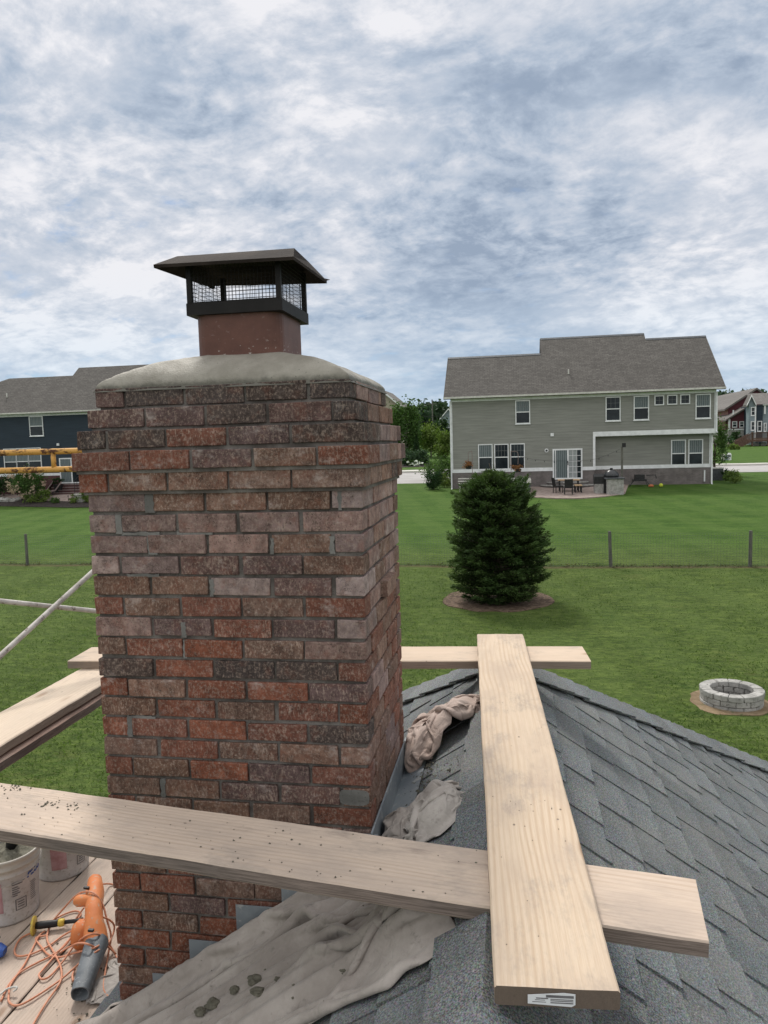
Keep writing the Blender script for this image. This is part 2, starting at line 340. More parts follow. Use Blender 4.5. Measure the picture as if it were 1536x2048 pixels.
def m_lawn(g, bs):
    p = g.pos(); x, y, z = g.sep(p)
    st = g.mapv(p, scale=(.45, 1.5, 1), rot=(0, 0, .08))
    n1 = g.noise(p, .22, 4, .6); n2 = g.noise(st, 1.1, 5, .65); n3 = g.noise(g.mapv(p, scale=(.6, 1.2, 1)), 7., 5, .7)
    n4 = g.noise(g.mapv(p, scale=(.8, 1.3, 1)), 28., 3, .7)
    c = g.mix(g.ss(n2, .3, .7), (.060, .104, .020), (.106, .156, .036))
    c = g.mix(g.ss(n3, .38, .68), g.mix(1., c, (.50, .55, .52), 'MULTIPLY'), g.mix(1., c, (1.28, 1.2, 1.18), 'MULTIPLY'))
    c = g.mix(g.ss(n4, .42, .70, 0, .6), c, (.135, .165, .055))
    dryp = g.math('MULTIPLY', g.ss(n1, .56, .72), g.ss(n2, .45, .65))
    near = g.ss(y, 25.6, 25.2)
    c = g.mix(g.math('MULTIPLY', dryp, g.math('ADD', .15, g.math('MULTIPLY', near, .55))), c, (.165, .150, .062))
    lush = g.ss(y, 25.3, 31.)
    c = g.mix(g.math('MULTIPLY', lush, .62), c, g.mix(g.ss(n2, .35, .65), (.036, .094, .013), (.060, .132, .020)))
    fy = g.math('ADD', y, g.math('MULTIPLY', x, .024))
    strip = g.ss(g.math('ABSOLUTE', g.math('SUBTRACT', fy, g.math('ADD', 25.12, g.math('MULTIPLY', n3, .3)))), .30, .08)
    c = g.mix(g.math('MULTIPLY', strip, g.ss(n3, .3, .55, .25, .85)), c, (.115, .085, .050))
    mow = g.math('SINE', g.math('MULTIPLY', g.math('ADD', g.math('ADD', x, g.math('MULTIPLY', y, .25)), g.math('MULTIPLY', n1, 2.)), 3.0)); c = g.mix(g.math('MULTIPLY', g.ss(mow, -.3, .3), .16), c, (.12, .175, .05))
    wd = g.ss(g.noise(p, 1.9, 5, .7), .60, .70, 0, .45); c = g.mix(wd, c, (.035, .078, .014))
    tuft = g.ss(g.math('ABSOLUTE', g.math('SUBTRACT', fy, 25.55)), .25, .05)
    c = g.mix(g.math('MULTIPLY', tuft, .5), c, (.022, .040, .012))
    g.put(bs.inputs['Base Color'], c); bs.inputs['Roughness'].default_value = .95; bs.inputs['Specular IOR Level'].default_value = .1
    hh = g.math('ADD', n4, g.math('MULTIPLY', n3, 1.5)); g.put(bs.inputs['Normal'], g.bump(hh, .9, .06))
def m_leaf(c1, c2, tr=.25):
    def f(g, bs):
        o = g.obj(); rnd = g.attr('tint')[0]; n = g.noise(o, 1.3, 3)
        c = g.mix(g.ss(n, .35, .65), c1, c2); c = g.mix(1., c, rnd, 'MULTIPLY')
        g.put(bs.inputs['Base Color'], c); bs.inputs['Roughness'].default_value = .7; bs.inputs['Specular IOR Level'].default_value = .2
        tb = g.new('ShaderNodeBsdfTranslucent'); g.put(tb.inputs[0], g.mix(1., c, (1.3, 1.5, .7), 'MULTIPLY'))
        mx = g.new('ShaderNodeMixShader'); mx.inputs[0].default_value = tr
        g.l.new(bs.outputs[0], mx.inputs[1]); g.l.new(tb.outputs[0], mx.inputs[2])
        out = [n_ for n_ in g.n if n_.type == 'OUTPUT_MATERIAL'][0]; g.l.new(mx.outputs[0], out.inputs[0])
    return f
def m_farroof(c1, c2):
    def f(g, bs):
        o = g.obj(); x, y, z = g.sep(o); b = g.new('ShaderNodeTexBrick'); b.offset = .37
        g.put(b.inputs['Vector'], g.comb(x, g.math('MULTIPLY', z, 1.4), 0.)); b.inputs['Scale'].default_value = 1
        b.inputs['Brick Width'].default_value = .33; b.inputs['Row Height'].default_value = .145; b.inputs['Mortar Size'].default_value = .012
        b.inputs['Color1'].default_value = (*c1, 1); b.inputs['Color2'].default_value = (*c2, 1); b.inputs['Mortar'].default_value = (*[k*.55 for k in c1], 1)
        n = g.noise(o, .8, 4, .6); c = g.mix(g.ss(n, .35, .7, 0, .35), b.outputs[0], tuple(k*.7 for k in c1))
        c = g.mix(g.ss(g.noise(o, 9, 3), .5, .7, 0, .4), c, tuple(k*1.5 for k in c2))
        g.put(bs.inputs['Base Color'], c); bs.inputs['Roughness'].default_value = .92
    return f
def m_farbrick(c1, c2, mo):
    def f(g, bs):
        o = g.obj(); x, y, z = g.sep(o); b = g.new('ShaderNodeTexBrick')
        g.put(b.inputs['Vector'], g.comb(g.math('ADD', x, y), z, 0.)); b.inputs['Scale'].default_value = 1
        b.inputs['Brick Width'].default_value = .203; b.inputs['Row Height'].default_value = .068; b.inputs['Mortar Size'].default_value = .008
        b.inputs['Color1'].default_value = (*c1, 1); b.inputs['Color2'].default_value = (*c2, 1); b.inputs['Mortar'].default_value = (*mo, 1)
        n = g.noise(o, 2.2, 4); c = g.mix(g.ss(n, .35, .7, 0, .5), b.outputs[0], tuple(k*.6 for k in c1))
        g.put(bs.inputs['Base Color'], c); bs.inputs['Roughness'].default_value = .9
    return f
def m_siding(c):
    def f(g, bs):
        o = g.obj(); n = g.noise(g.mapv(o, scale=(.25, 1, 4)), 2.5, 4); n2 = g.noise(o, .6, 3)
        cc = g.mix(g.ss(n, .3, .7), tuple(k*.86 for k in c), tuple(k*1.1 for k in c)); cc = g.mix(g.ss(n2, .4, .7, 0, .3), cc, tuple(k*.8 for k in c))
        g.put(bs.inputs['Base Color'], cc); bs.inputs['Roughness'].default_value = .65
    return f
def m_blind(g, bs):
    o = g.obj(); x = g.sep(o)[0]; s = g.math('SINE', g.math('MULTIPLY', g.math('ADD', x, g.math('MULTIPLY', g.noise(o, 3, 2), .1)), 48.))
    g.put(bs.inputs['Base Color'], g.mix(g.ss(s, -.7, .8), (.075, .095, .10), (.155, .185, .19))); bs.inputs['Roughness'].default_value = .8
    bs.inputs['Coat Weight'].default_value = .3; bs.inputs['Coat Roughness'].default_value = .03
def m_bucket(g, bs):
    o = g.obj(); n = g.noise(o, 9, 5, .65); n2 = g.noise(o, 50, 4, .7); z = g.sep(o)[2]
    c = g.mix(g.ss(n, .35, .7), (.42, .40, .395), (.55, .53, .52)); c = g.mix(g.ss(n2, .52, .70, 0, .75), c, (.27, .24, .20))
    c = g.mix(g.ss(g.math('ADD', z, g.math('MULTIPLY', n, .12)), .30, .38, 0, .65), c, (.42, .38, .31))
    g.put(bs.inputs['Base Color'], c); bs.inputs['Roughness'].default_value = .5
M = {}
M['brick'] = mat('brick', m_brick)
M['mortar'] = mat('mortar', m_mortar((.088, .076, .068), (.188, .172, .158)))
M['pointing'] = mat('fresh_pointing', m_mortar((.118, .115, .108), (.195, .19, .18)))
M['crown'] = mat('crown_mortar', m_crown); M['clay'] = mat('clay_flue', m_clay)
M['capmetal'] = mat('cap_metal', m_noise((.007, .006, .006), (.013, .011, .011), 9, .6, .1), spec=.25)
M['hood'] = mat('hood_paint', m_noise((.022, .017, .015), (.042, .033, .028), 8, .85, .15), spec=.08)
M['flash'] = mat('flashing_lead', m_noise((.16, .185, .21), (.25, .275, .295), 5, .5, .15, c3=(.34, .35, .35), s3=26), spec=.5)
M['shingle'] = mat('shingle', m_shingle)
M['steel'] = mat('galvanised_tube', m_noise((.30, .275, .25), (.48, .45, .42), 14, .6, .2, stretch=(1, 1, 1), c3=(.17, .14, .12), s3=30))
M['yellow'] = mat('yellow_rusty_paint', m_rust((.56, .30, .075)))
M['cloth'] = mat('drop_cloth', m_cloth((.275, .242, .218), (.385, .345, .315)))
M['cloth_pink'] = mat('drop_cloth_pinkish', m_cloth((.36, .275, .235), (.47, .38, .335)))
M['cloth_pale'] = mat('drop_cloth_pale', m_cloth((.30, .27, .248), (.42, .385, .355)))
M['crumb'] = mat('mortar_crumb', m_noise((.09, .085, .065), (.17, .16, .125), 30, .95, .5))
M['lawn'] = mat('lawn_grass', m_lawn)
M['white'] = mat('white_paint', m_noise((.62, .63, .64), (.74, .75, .76), 3, .5, 0))
M['white_dirty'] = mat('dirty_white', m_noise((.45, .44, .41), (.60, .59, .55), 6, .6, .1))
M['muntin'] = mat('grey_muntin', col=(.17, .18, .18), rough=.5)
M['glass'] = mat('dark_glass', m_noise((.010, .014, .018), (.026, .034, .040), .9, .10, 0), spec=.22)
M['glass_blind'] = mat('glass_with_blind', m_blind)
M['siding_grey'] = mat('grey_siding', m_siding((.228, .230, .208)))
M['siding_navy'] = mat('navy_siding', m_siding((.020, .033, .048)))
M['wain'] = mat('grey_brown_brick', m_farbrick((.125, .108, .105), (.175, .150, .145), (.20, .185, .18)))
M['redbrick'] = mat('dark_red_brick', m_farbrick((.085, .032, .034), (.12, .05, .05), (.12, .09, .09)))
M['roof_brown'] = mat('far_roof_brown', m_farroof((.072, .066, .060), (.112, .104, .095)))
M['roof_grey'] = mat('far_roof_grey', m_farroof((.12, .11, .102), (.165, .153, .142)))
M['black'] = mat('black_metal', m_noise((.012, .012, .013), (.024, .024, .025), 8, .5, .1))
M['darkgrey'] = mat('dark_grey_plastic', m_noise((.05, .055, .06), (.085, .09, .10), 8, .6, .1))
M['tubegrey'] = mat('grey_plastic', m_noise((.085, .10, .115), (.15, .165, .18), 10, .55, .15, c3=(.24, .25, .26), s3=70))
M['orange'] = mat('orange_plastic', m_noise((.50, .155, .05), (.60, .215, .08), 7, .6, .12, c3=(.42, .27, .18), s3=45), spec=.25)
M['cord'] = mat('orange_cord', m_noise((.50, .20, .11), (.58, .27, .17), 20, .5, .1))
M['bucket'] = mat('bucket_plastic', m_bucket)
M['yellowplastic'] = mat('yellow_plastic', m_noise((.52, .38, .05), (.62, .47, .10), 20, .5, .1, c3=(.25, .2, .08)))
M['blue'] = mat('blue_plastic', m_noise((.03, .08, .30), (.05, .12, .42), 10, .45, .1))
M['ink_blue'] = mat('ink_blue', m_noise((.02, .05, .22), (.03, .08, .30), 30, .5, 0))
M['ink_grey'] = mat('ink_grey', m_noise((.12, .115, .12), (.17, .165, .17), 30, .6, 0))
M['ink_red'] = mat('ink_red', m_noise((.36, .19, .20), (.46, .29, .30), 25, .6, 0))
M['stone'] = mat('grey_stone_block', m_noise((.24, .235, .22), (.38, .37, .35), 5, .9, .5, .02, c3=(.15, .145, .135), s3=16))
M['mulch'] = mat('brown_mulch', m_noise((.075, .048, .032), (.165, .115, .080), 7, .95, .8, .05, c3=(.24, .175, .125), s3=14))
M['mulch_dark'] = mat('dark_mulch', m_noise((.026, .020, .019), (.060, .048, .044), 5, .95, .8, .05))
M['dirt'] = mat('bare_dirt', m_noise((.15, .105, .06), (.25, .185, .115), 4, .95, .6, .04, c3=(.09, .10, .04), s3=6))
M['concrete'] = mat('concrete', m_noise((.42, .40, .37), (.52, .50, .47), 1.2, .9, .2))
M['asphalt'] = mat('road_surface', m_noise((.30, .285, .275), (.37, .355, .345), .8, .9, .2))
M['paver'] = mat('patio_paver', m_noise((.24, .185, .165), (.34, .275, .245), 3, .9, .3, .02, c3=(.20, .15, .135), s3=9))
M['bark'] = mat('bark', m_noise((.06, .045, .035), (.12, .095, .075), 9, .95, .6, .02))
M['birchbark'] = mat('pale_bark', m_noise((.22, .20, .18), (.36, .34, .31), 9, .9, .3))
M['post'] = mat('weathered_post', m_noise((.085, .085, .075), (.15, .145, .125), 12, .9, .4, stretch=(1, 1, .2)))
M['wire'] = mat('fence_wire', m_noise((.10, .11, .10), (.16, .17, .16), 10, .6, 0))
M['deckwood'] = mat('brown_deck_wood', m_noise((.075, .042, .032), (.14, .085, .065), 5, .85, .2))
M['lightwood'] = mat('light_wood', m_noise((.40, .27, .16), (.52, .37, .23), 6, .7, .1, stretch=(.3, 3, 3)))
M['wicker'] = mat('brown_slats', m_noise((.16, .12, .115), (.24, .185, .175), 10, .7, .2))
M['maroon'] = mat('maroon_siding', m_siding((.085, .020, .028)))
M['pinkbrick'] = mat('pink_brick', m_farbrick((.26, .13, .12), (.33, .18, .165), (.36, .28, .26)))
M['bluegrey'] = mat('blue_grey_siding', m_siding((.20, .245, .27)))
M['tan'] = mat('tan_siding', m_siding((.34, .30, .24)))
M['kamado'] = mat('black_ceramic', m_noise((.012, .013, .016), (.022, .024, .028), 6, .3, .1), spec=.6)
M['leaf_spruce'] = mat('spruce_needles', m_leaf((.026, .050, .014), (.046, .074, .022), .15))
M['leaf_green'] = mat('green_leaves', m_leaf((.040, .085, .020), (.070, .125, .032)))
M['leaf_dark'] = mat('dark_leaves', m_leaf((.016, .042, .013), (.030, .062, .018), .15))
M['leaf_yel'] = mat('yellow_green_leaves', m_leaf((.085, .135, .030), (.135, .185, .045)))
M['leaf_far'] = mat('far_leaves', m_leaf((.028, .060, .030), (.050, .088, .042), .15))
M['leaf_orange'] = mat('orange_flowers', m_leaf((.20, .085, .035), (.26, .13, .055), .1))
M['petal'] = mat('pale_pink_petals', m_leaf((.46, .33, .27), (.60, .48, .38), .15))
M['petal_w'] = mat('white_petals', m_leaf((.62, .66, .62), (.72, .74, .70), .15))
WOODS = dict(
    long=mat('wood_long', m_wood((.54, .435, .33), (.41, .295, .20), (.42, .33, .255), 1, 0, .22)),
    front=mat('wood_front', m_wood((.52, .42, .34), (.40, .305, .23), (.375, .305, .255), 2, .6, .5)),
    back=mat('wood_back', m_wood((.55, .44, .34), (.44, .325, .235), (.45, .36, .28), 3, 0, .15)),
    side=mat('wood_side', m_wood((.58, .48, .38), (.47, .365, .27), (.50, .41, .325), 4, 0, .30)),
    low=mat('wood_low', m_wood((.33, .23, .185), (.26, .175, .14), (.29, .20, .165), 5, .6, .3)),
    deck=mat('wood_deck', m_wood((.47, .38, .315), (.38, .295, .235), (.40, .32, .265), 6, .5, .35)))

# ------------------------------------------------------------------ terrain
def h(x, y):
    x = np.asarray(x, float); y = np.asarray(y, float)
    c = -4.5+1.3*np.clip((y-25)/25, 0, 1)
    l = -4.5+.25*np.clip((y-25)/26.5, 0, 1)+.75*sst((y-51.6)/4.2)
    lf = sst((-x-9)/16); z = c*(1-lf)+l*lf
    far = np.interp(y, [0, 80, 92, 118, 150, 200, 300, 600, 1600], [0, 0, .6, 1.6, 2.2, 4.4, 9, 22, 30])
    farr = np.interp(y, [0, 80, 95, 150, 200, 300, 600, 1600], [0, 0, .25, 1.25, 3., 8, 20, 28])
    rt = sst((x-16)/8); return z+far*(1-rt)+farr*rt
def gp(px, py):                                  # where a sight line meets the ground
    d = ray(px, py); lo, hi = 3., 3.
    while hi < 900 and (CAM+d*hi)[2] > h(*(CAM+d*hi)[:2]): lo, hi = hi, hi*1.08
    for _ in range(40):
        md = (lo+hi)/2; p = CAM+d*md
        if p[2] > h(p[0], p[1]): lo = md
        else: hi = md
    p = CAM+d*hi; return np.array([p[0], p[1], float(h(p[0], p[1]))])
xs = np.concatenate([np.linspace(-1500, -130, 14), np.linspace(-120, -50, 16), np.linspace(-48, 48, 97), np.linspace(50, 120, 16), np.linspace(130, 1500, 14)])
ys = np.concatenate([np.linspace(-60, -4, 8), np.linspace(-2, 60, 94), np.linspace(61, 160, 60), np.linspace(165, 700, 40), np.linspace(800, 1600, 6)])
Xg, Yg = np.meshgrid(xs, ys, indexing='ij')
Zg = h(Xg, Yg)+np.where(Yg < 60, .07*(vnoise(Xg*.35, Yg*.35, 3)-.5), 0)
MB().grid(np.stack([Xg, Yg, Zg], -1)).build('lawn', M['lawn'], smooth=True, kind='structure')
def sheet(name, pts, material, dz=.03, label=None, sub=12):
    """flat patch of ground following the terrain: fan of rings round its centre"""
    pts = np.asarray(pts, float)[:, :2]; c = pts.mean(0); b = MB(); k = len(pts); rings = [pts*(t)+c*(1-t) for t in np.linspace(1, .02, sub)]
    G = np.array([[(p[0], p[1], float(h(p[0], p[1]))+dz) for p in list(r_)+[r_[0]]] for r_ in rings])
    b.grid(G); skirt = np.array([[(p[0], p[1], float(h(p[0], p[1]))-.1) for p in list(pts)+[pts[0]]], G[0]]); b.grid(skirt)
    return b.build(name, material, kind='structure')
def wob_circle(c, r, n=40, a=.12, seed=0):
    return [(c[0]+r*(1+a*(vnoise(i*.45, 0, seed)-.5)*2)*math.cos(2*math.pi*i/n), c[1]+r*(1+a*(vnoise(i*.45, 3, seed)-.5)*2)*math.sin(2*math.pi*i/n)) for i in range(n)]
def strip(name, x0, x1, y0, y1, material, dz, n=40):
    X, Y = np.meshgrid(np.linspace(x0, x1, n), np.linspace(y0, y1, 5), indexing='ij')
    b = MB(); b.grid(np.stack([X, Y, h(X, Y)+dz], -1)); b.grid(np.stack([X[:, :1].repeat(2, 1), Y[:, :1].repeat(2, 1), np.stack([h(X[:, 0], Y[:, 0])-.1, h(X[:, 0], Y[:, 0])+dz], 1)], -1))
    return b.build(name, material, kind='structure')
strip('road', -60, 90, 64.5, 77, M['asphalt'], .03)
strip('kerb', -60, 90, 77, 77.35, M['concrete'], .14)
strip('pavement', -60, 90, 80.5, 82, M['concrete'], .05)
sheet('driveway', [(-7.5, 57.0), (-2.9, 56.8), (-3.2, 64.6), (-9.5, 64.6), (-16, 64.6), (-16, 57.6)], M['asphalt'], .035)

# ------------------------------------------------------------------ chimney
p_, W_, D_ = .0677, .9038, .7235
chim = thing('chimney', (0, 0, -1.2), 'red and brown brick chimney with fresh grey mortar crown, clay flue and black cap', 'chimney')
ZB, NC = -1.2, 35
PAL = dict(pink=((.285, .198, .180), .45), dark=((.082, .062, .056), .5), brown=((.190, .112, .082), .9), red=((.215, .088, .060), .75),
           orange=((.235, .086, .052), .55), plum=((.160, .100, .092), .75), tan=((.232, .142, .108), .95), pale=((.37, .28, .255), .2))
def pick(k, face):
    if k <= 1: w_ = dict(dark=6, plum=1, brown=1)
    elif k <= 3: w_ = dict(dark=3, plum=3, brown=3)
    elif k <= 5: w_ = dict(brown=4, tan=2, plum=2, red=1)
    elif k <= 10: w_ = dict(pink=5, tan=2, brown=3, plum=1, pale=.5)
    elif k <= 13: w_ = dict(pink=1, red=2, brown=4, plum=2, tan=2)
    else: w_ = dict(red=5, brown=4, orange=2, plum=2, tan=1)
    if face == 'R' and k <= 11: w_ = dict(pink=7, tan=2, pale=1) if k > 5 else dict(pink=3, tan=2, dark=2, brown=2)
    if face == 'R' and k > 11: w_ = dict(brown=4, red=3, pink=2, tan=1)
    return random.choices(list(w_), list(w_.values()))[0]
SPECIAL = {(10, 2): 'pale', (10, 4): 'pale', (12, 0): 'pink', (12, 4): 'pale', (7, 0): 'pale', (9, 0): 'pale', (6, 0): 'pink', (8, 0): 'pink', (7, 4): 'pink',
           (8, 4): 'pink', (6, 4): 'pale', (10, 3): 'plum', (12, 1): 'plum', (13, 2): 'orange', (14, 2): 'dark', (14, 3): 'dark', (14, 0): 'dark', (1, 1): 'dark', (3, 1): 'dark',
           (3, 2): 'red', (4, 1): 'red', (4, 4): 'red', (5, 0): 'orange', (18, 4): 'tan', (15, 0): 'orange', (17, 0): 'orange', (19, 0): 'red', (19, 2): 'orange', (16, 4): 'orange', (11, 0): 'red',
           (25, 0): 'orange', (27, 0): 'orange', (29, 0): 'orange', (18, 3): 'tan', (17, 4): 'dark', (1, 0): 'plum', (2, 5): 'pink', (5, 2): 'tan', (5, 3): 'tan'}
bk = MB(); core = MB(); pt = core
off = {1: -.031, 2: -.009, 3: .016, 4: .031, 5: .018}
def colr(k, face, i):
    nm = SPECIAL.get((k, i)) if face == 'F' else None
    c, a = PAL[nm or pick(k, face)]; j = random.uniform(.82, 1.18); hs = random.uniform(-.05, .05)
    j *= 1.22 if face == 'R' else 1.  # right-face bricks lightened: sky light painted into their tint
    return (c[0]*j*(1+hs), c[1]*j, c[2]*j*(1-hs), min(1, a*random.uniform(.6, 1.3)))
for k in range(1, NC+1):
    z0 = -(k-5)*p_; z1 = z0+.0575; o = off.get(k, 0); x0, x1, y0, y1 = -o, W_+o, -o, D_+o
    core.box((x0+.0095, y0+.0095, z0-.0115), (x1-.0095, y1-.0095, z0+p_-.0117))
    even = k % 2 == 0; L, H, J = .1935, .0935, .0098
    def run(length, first):                       # bricks along a face: list of (start,end)
        out = []; s_ = 0.; i = 0
        while s_ < length-.03:
            ln = first if i == 0 else L
            e_ = min(length, s_+ln)
            if length-e_ < .05: e_ = length
            out.append((s_, e_)); s_ = e_+J; i += 1
        return out
    fr = run(x1-x0, L if even else H); jj = lambda s=.0022: random.uniform(-s, s)
    for i, (a, b) in enumerate(fr):
        pr = random.choice((0, 0, 0, .002, .003, -.002)) if k > 5 else jj(.001)
        ins = .0935
        c = colr(k, 'F', i); ja, jb = (0 if i == 0 else jj()), (0 if i == len(fr)-1 else jj())
        if random.random() < .3 and 5 < k: a2, b2 = a+jj(.006)*(i > 0), b+jj(.006)*(i < len(fr)-1)
        else: a2, b2 = a, b
        corner_in = ins if not ((i == 0 and not even) or (i == len(fr)-1 and even)) else L
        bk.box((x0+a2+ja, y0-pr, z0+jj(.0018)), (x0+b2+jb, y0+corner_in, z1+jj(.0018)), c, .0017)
        bk.box((x0+a, y1-ins, z0), (x0+b, y1, z1), colr(k, 'B', i), .001)
    ys0, ys1 = (L+J if even else H+J), (y1-y0)-H-J
    for X0, X1, face in ((x1-H, x1, 'R'), (x0, x0+H, 'Lf')):
        st_ = ys0 if face == 'R' else (H+J if even else L+J); s_ = st_; i = 0
        while s_ < ys1-.01:
            e_ = min(ys1, s_+L)
            pr = random.choice((0, 0, .002, -.002, .003)) if k > 5 else 0
            if face == 'R' and k == 11 and i == 1: pr = .022       # one brick stands proud
            if face == 'R' and k == 16 and i == 2: pr = -.01
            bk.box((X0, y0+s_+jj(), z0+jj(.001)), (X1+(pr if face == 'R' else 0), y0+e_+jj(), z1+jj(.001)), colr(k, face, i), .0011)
            s_ = e_+J; i += 1
# new pointing smeared over joints and a few bricks
def smear(x, z, w, hgt): pt.prism([(x+w*(.5+.5*math.cos(t)*(1+.25*random.uniform(-1, 1))), -.0045, z+hgt*(.5+.5*math.sin(t)*(1+.25*random.uniform(-1, 1)))) for t in np.linspace(0, 2*math.pi, 15)[:-1]], (0, .008, 0))
for x, k, w_, h_ in ((.197, 6, .03, .06), (.198, 8, .03, .062), (.092, 7, .020, .062), (.298, 12, .014, .05), (.301, 13, .013, .06), (.195, 20, .016, .062), (.089, 17, .018, .066), (.83, 6, .012, .058), (.80, 8, .014, .055), (.61, 8, .012, .05), (.402, 10, .014, .055)):
    zz = -(k-5)*p_-.004; n_ = 7; zs_ = np.linspace(zz, zz+h_, n_)
    lft = [(x+random.uniform(-.003, .003), -.0012, z) for z in zs_]; rgt = [(x+w_+random.uniform(-.003, .003), -.0012, z) for z in zs_]
    pt.prism(lft+rgt[::-1], (0, .012, 0), None, 1)
for x, k, w_ in ((.09, 16, .10), (.11, 7, .13), (.12, 9, .11), (.30, 7, .12)):
    zz = -(k-5)*p_-.0095; n_ = 12; xs_ = np.linspace(x, x+w_, n_); pt.prism([(q_, .0005, zz+random.uniform(-.002, .002)) for q_ in xs_]+[(q_, .0005, zz+.0095+random.uniform(-.002, .003)) for q_ in xs_[::-1]], (0, .011, 0), None, 1)
pt.prism([(.802+.098*(.5+.5*math.cos(t)*min(1, 1.25)), -.0016, -(20-5)*p_+.029+.027*np.sign(math.sin(t))*abs(math.sin(t))**.4*random.uniform(.9, 1.05)) for t in np.linspace(0, 2*math.pi, 21)[:-1]], (0, .004, 0), None, 1)
core.build('mortar_joint', [M['mortar'], M['pointing']], chim)
bst = bk.build('brick_stack', M['brick'], chim, tint=True); bv = bst.modifiers.new('bev', 'BEVEL'); bv.width = .003; bv.segments = 2
# crown: domed mortar wash
n = 80; U = .5-.5*np.cos(np.linspace(0, 1, n)*math.pi); G = np.zeros((n, n, 3)); fcx, fcy, fh = .476, .29, .147
for i, u_ in enumerate(U):
    for j, v_ in enumerate(U):
        x = .033+u_*(W_-.066); y = .033+v_*(D_-.066)
        ex = (x-fcx)/((W_-.033-fcx) if x > fcx else (fcx-.033)); ey = (y-fcy)/((D_-.033-fcy) if y > fcy else (fcy-.033))
        fx_, fy2 = max(0, abs(x-fcx)-fh)/(.42-fh), max(0, abs(y-fcy)-fh)/((.26 if y < fcy else .42)-fh)
        e2 = min(1, max(max(0, abs(x-fcx)-fh)/((W_-.033-fcx-fh) if x > fcx else (fcx-.033-fh)), max(0, abs(y-fcy)-fh)/((D_-.033-fcy-fh) if y > fcy else (fcy-.033-fh))))
        dome = (1-e2)*.45+.55*max(0, 1-e2**2.2)**.55
        G[i, j] = (x, y, .328+.098*dome+.006*(e2 < .999)+.003*(vnoise(x*40, y*40, 2)-.5)+.005*(vnoise(x*13, y*13, 5)-.5))
rim = MB(); rim.grid(G)
per = [G[i, 0] for i in range(n)]+[G[n-1, j] for j in range(1, n)]+[G[i, n-1] for i in range(n-2, -1, -1)]+[G[0, j] for j in range(n-2, -1, -1)]
per = np.array(per); low = per.copy(); low[:, 2] = .318; cc_ = np.array([W_/2, D_/2, 0])
low[:, :2] += (low[:, :2]-cc_[:2])*(.006+.014*vnoise(np.arange(len(low))*.3, 0, 8)[:, None])
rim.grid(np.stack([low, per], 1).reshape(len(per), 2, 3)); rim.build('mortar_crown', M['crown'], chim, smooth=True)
# clay flue: rounded square tube
def rsq(cx, cy, hw, r, n=7):
    out = []
    for q, (sx, sy) in enumerate(((1, 1), (-1, 1), (-1, -1), (1, -1))):
        for t in np.linspace(0, math.pi/2, n): out.append((cx+sx*(hw-r)+r*math.cos(t+q*math.pi/2), cy+sy*(hw-r)+r*math.sin(t+q*math.pi/2)))
    return np.array(out)
def rsq_wall(b, prof, cx, cy, r):
    rows = []
    for hw, z in prof: q = rsq(cx, cy, hw, min(r, hw*.9)); q = np.vstack([q, q[:1]]); rows.append(np.c_[q, np.full(len(q), z)])
    b.grid(np.array(rows).transpose(1, 0, 2))
fl = MB(); rsq_wall(fl, [(fh, .34), (fh, .44), (fh, .585), (fh-.022, .585), (fh-.022, .34)], fcx, fcy, .05); fl.build('clay_flue', M['clay'], chim, smooth=False)
# cap: base band, four posts, mesh, hood
capc = MB(); bw = .163; rsq_wall(capc, [(bw-.02, .562), (bw, .562), (bw, .600), (bw-.006, .604), (bw-.03, .604), (bw-.03, .562), (bw-.02, .562)], fcx, fcy, .006)
cap = capc.build('chimney_cap', M['capmetal'], chim)
for sx in (-1, 1):
    for sy in (-1, 1):
        MB().box((fcx+sx*(bw-.012)-.008, fcy+sy*(bw-.012)-.008, .60), (fcx+sx*(bw-.012)+.008, fcy+sy*(bw-.012)+.008, .742)).build('post', M['capmetal'], cap)
ms_ = MB(); q = bw-.006
for t in np.arange(-q, q+.001, .0127):
    for a, b in (((t, -q), (t, -q)), ((t, q), (t, q)), ((-q, t), (-q, t)), ((q, t), (q, t))):
        ms_.tube([(fcx+a[0], fcy+a[1], .600), (fcx+b[0], fcy+b[1], .74)], .0008, 4, False)
for z in np.arange(.607, .735, .0127):
    for a, b in (((-q, -q), (q, -q)), ((q, -q), (q, q)), ((q, q), (-q, q)), ((-q, q), (-q, -q))):
        ms_.tube([(fcx+a[0], fcy+a[1], z), (fcx+b[0], fcy+b[1], z)], .0008, 4, False)
ms_.build('wire_screen', M['capmetal'], cap)
hd = MB(); hx, hy, zl, zt = .226, .215, .714, .762; hx2, hy2 = .200, .125
o4 = np.array([(-hx-.012, -hy, zl), (hx, -hy, zl), (hx, hy, zl), (-hx-.012, hy, zl)])+(fcx-.004, fcy, 0); o4[:, 2] += [.004, -.002, .010, .028]
t4 = np.array([(-hx2, -hy2, zt), (hx2, -hy2, zt-.002), (hx2-.02, hy2, zt+.012), (-hx2, hy2, zt+.022)])+(fcx, fcy, 0)
i4 = o4+(0, 0, -.003); j4 = t4+(0, 0, -.006); lip = o4+np.array([(.0, .002, -.010), (0, .002, -.010), (0, -.002, -.01), (0, -.002, -.01)])
hd.add(np.vstack([o4, t4, lip, j4]), [(0, 1, 5, 4), (1, 2, 6, 5), (2, 3, 7, 6), (3, 0, 4, 7), (4, 5, 6, 7), (0, 8, 9, 1), (1, 9, 10, 2), (2, 10, 11, 3), (3, 11, 8, 0), (8, 12, 13, 9), (9, 13, 14, 10), (10, 14, 15, 11), (11, 15, 12, 8), (12, 15, 14, 13)])
hd.add(np.vstack([o4[2], o4[2]+(.012, .004, .004), o4[2]+(-.02, .010, .014), o4[2]+(-.03, .002, .008)]), [(0, 1, 2, 3)])
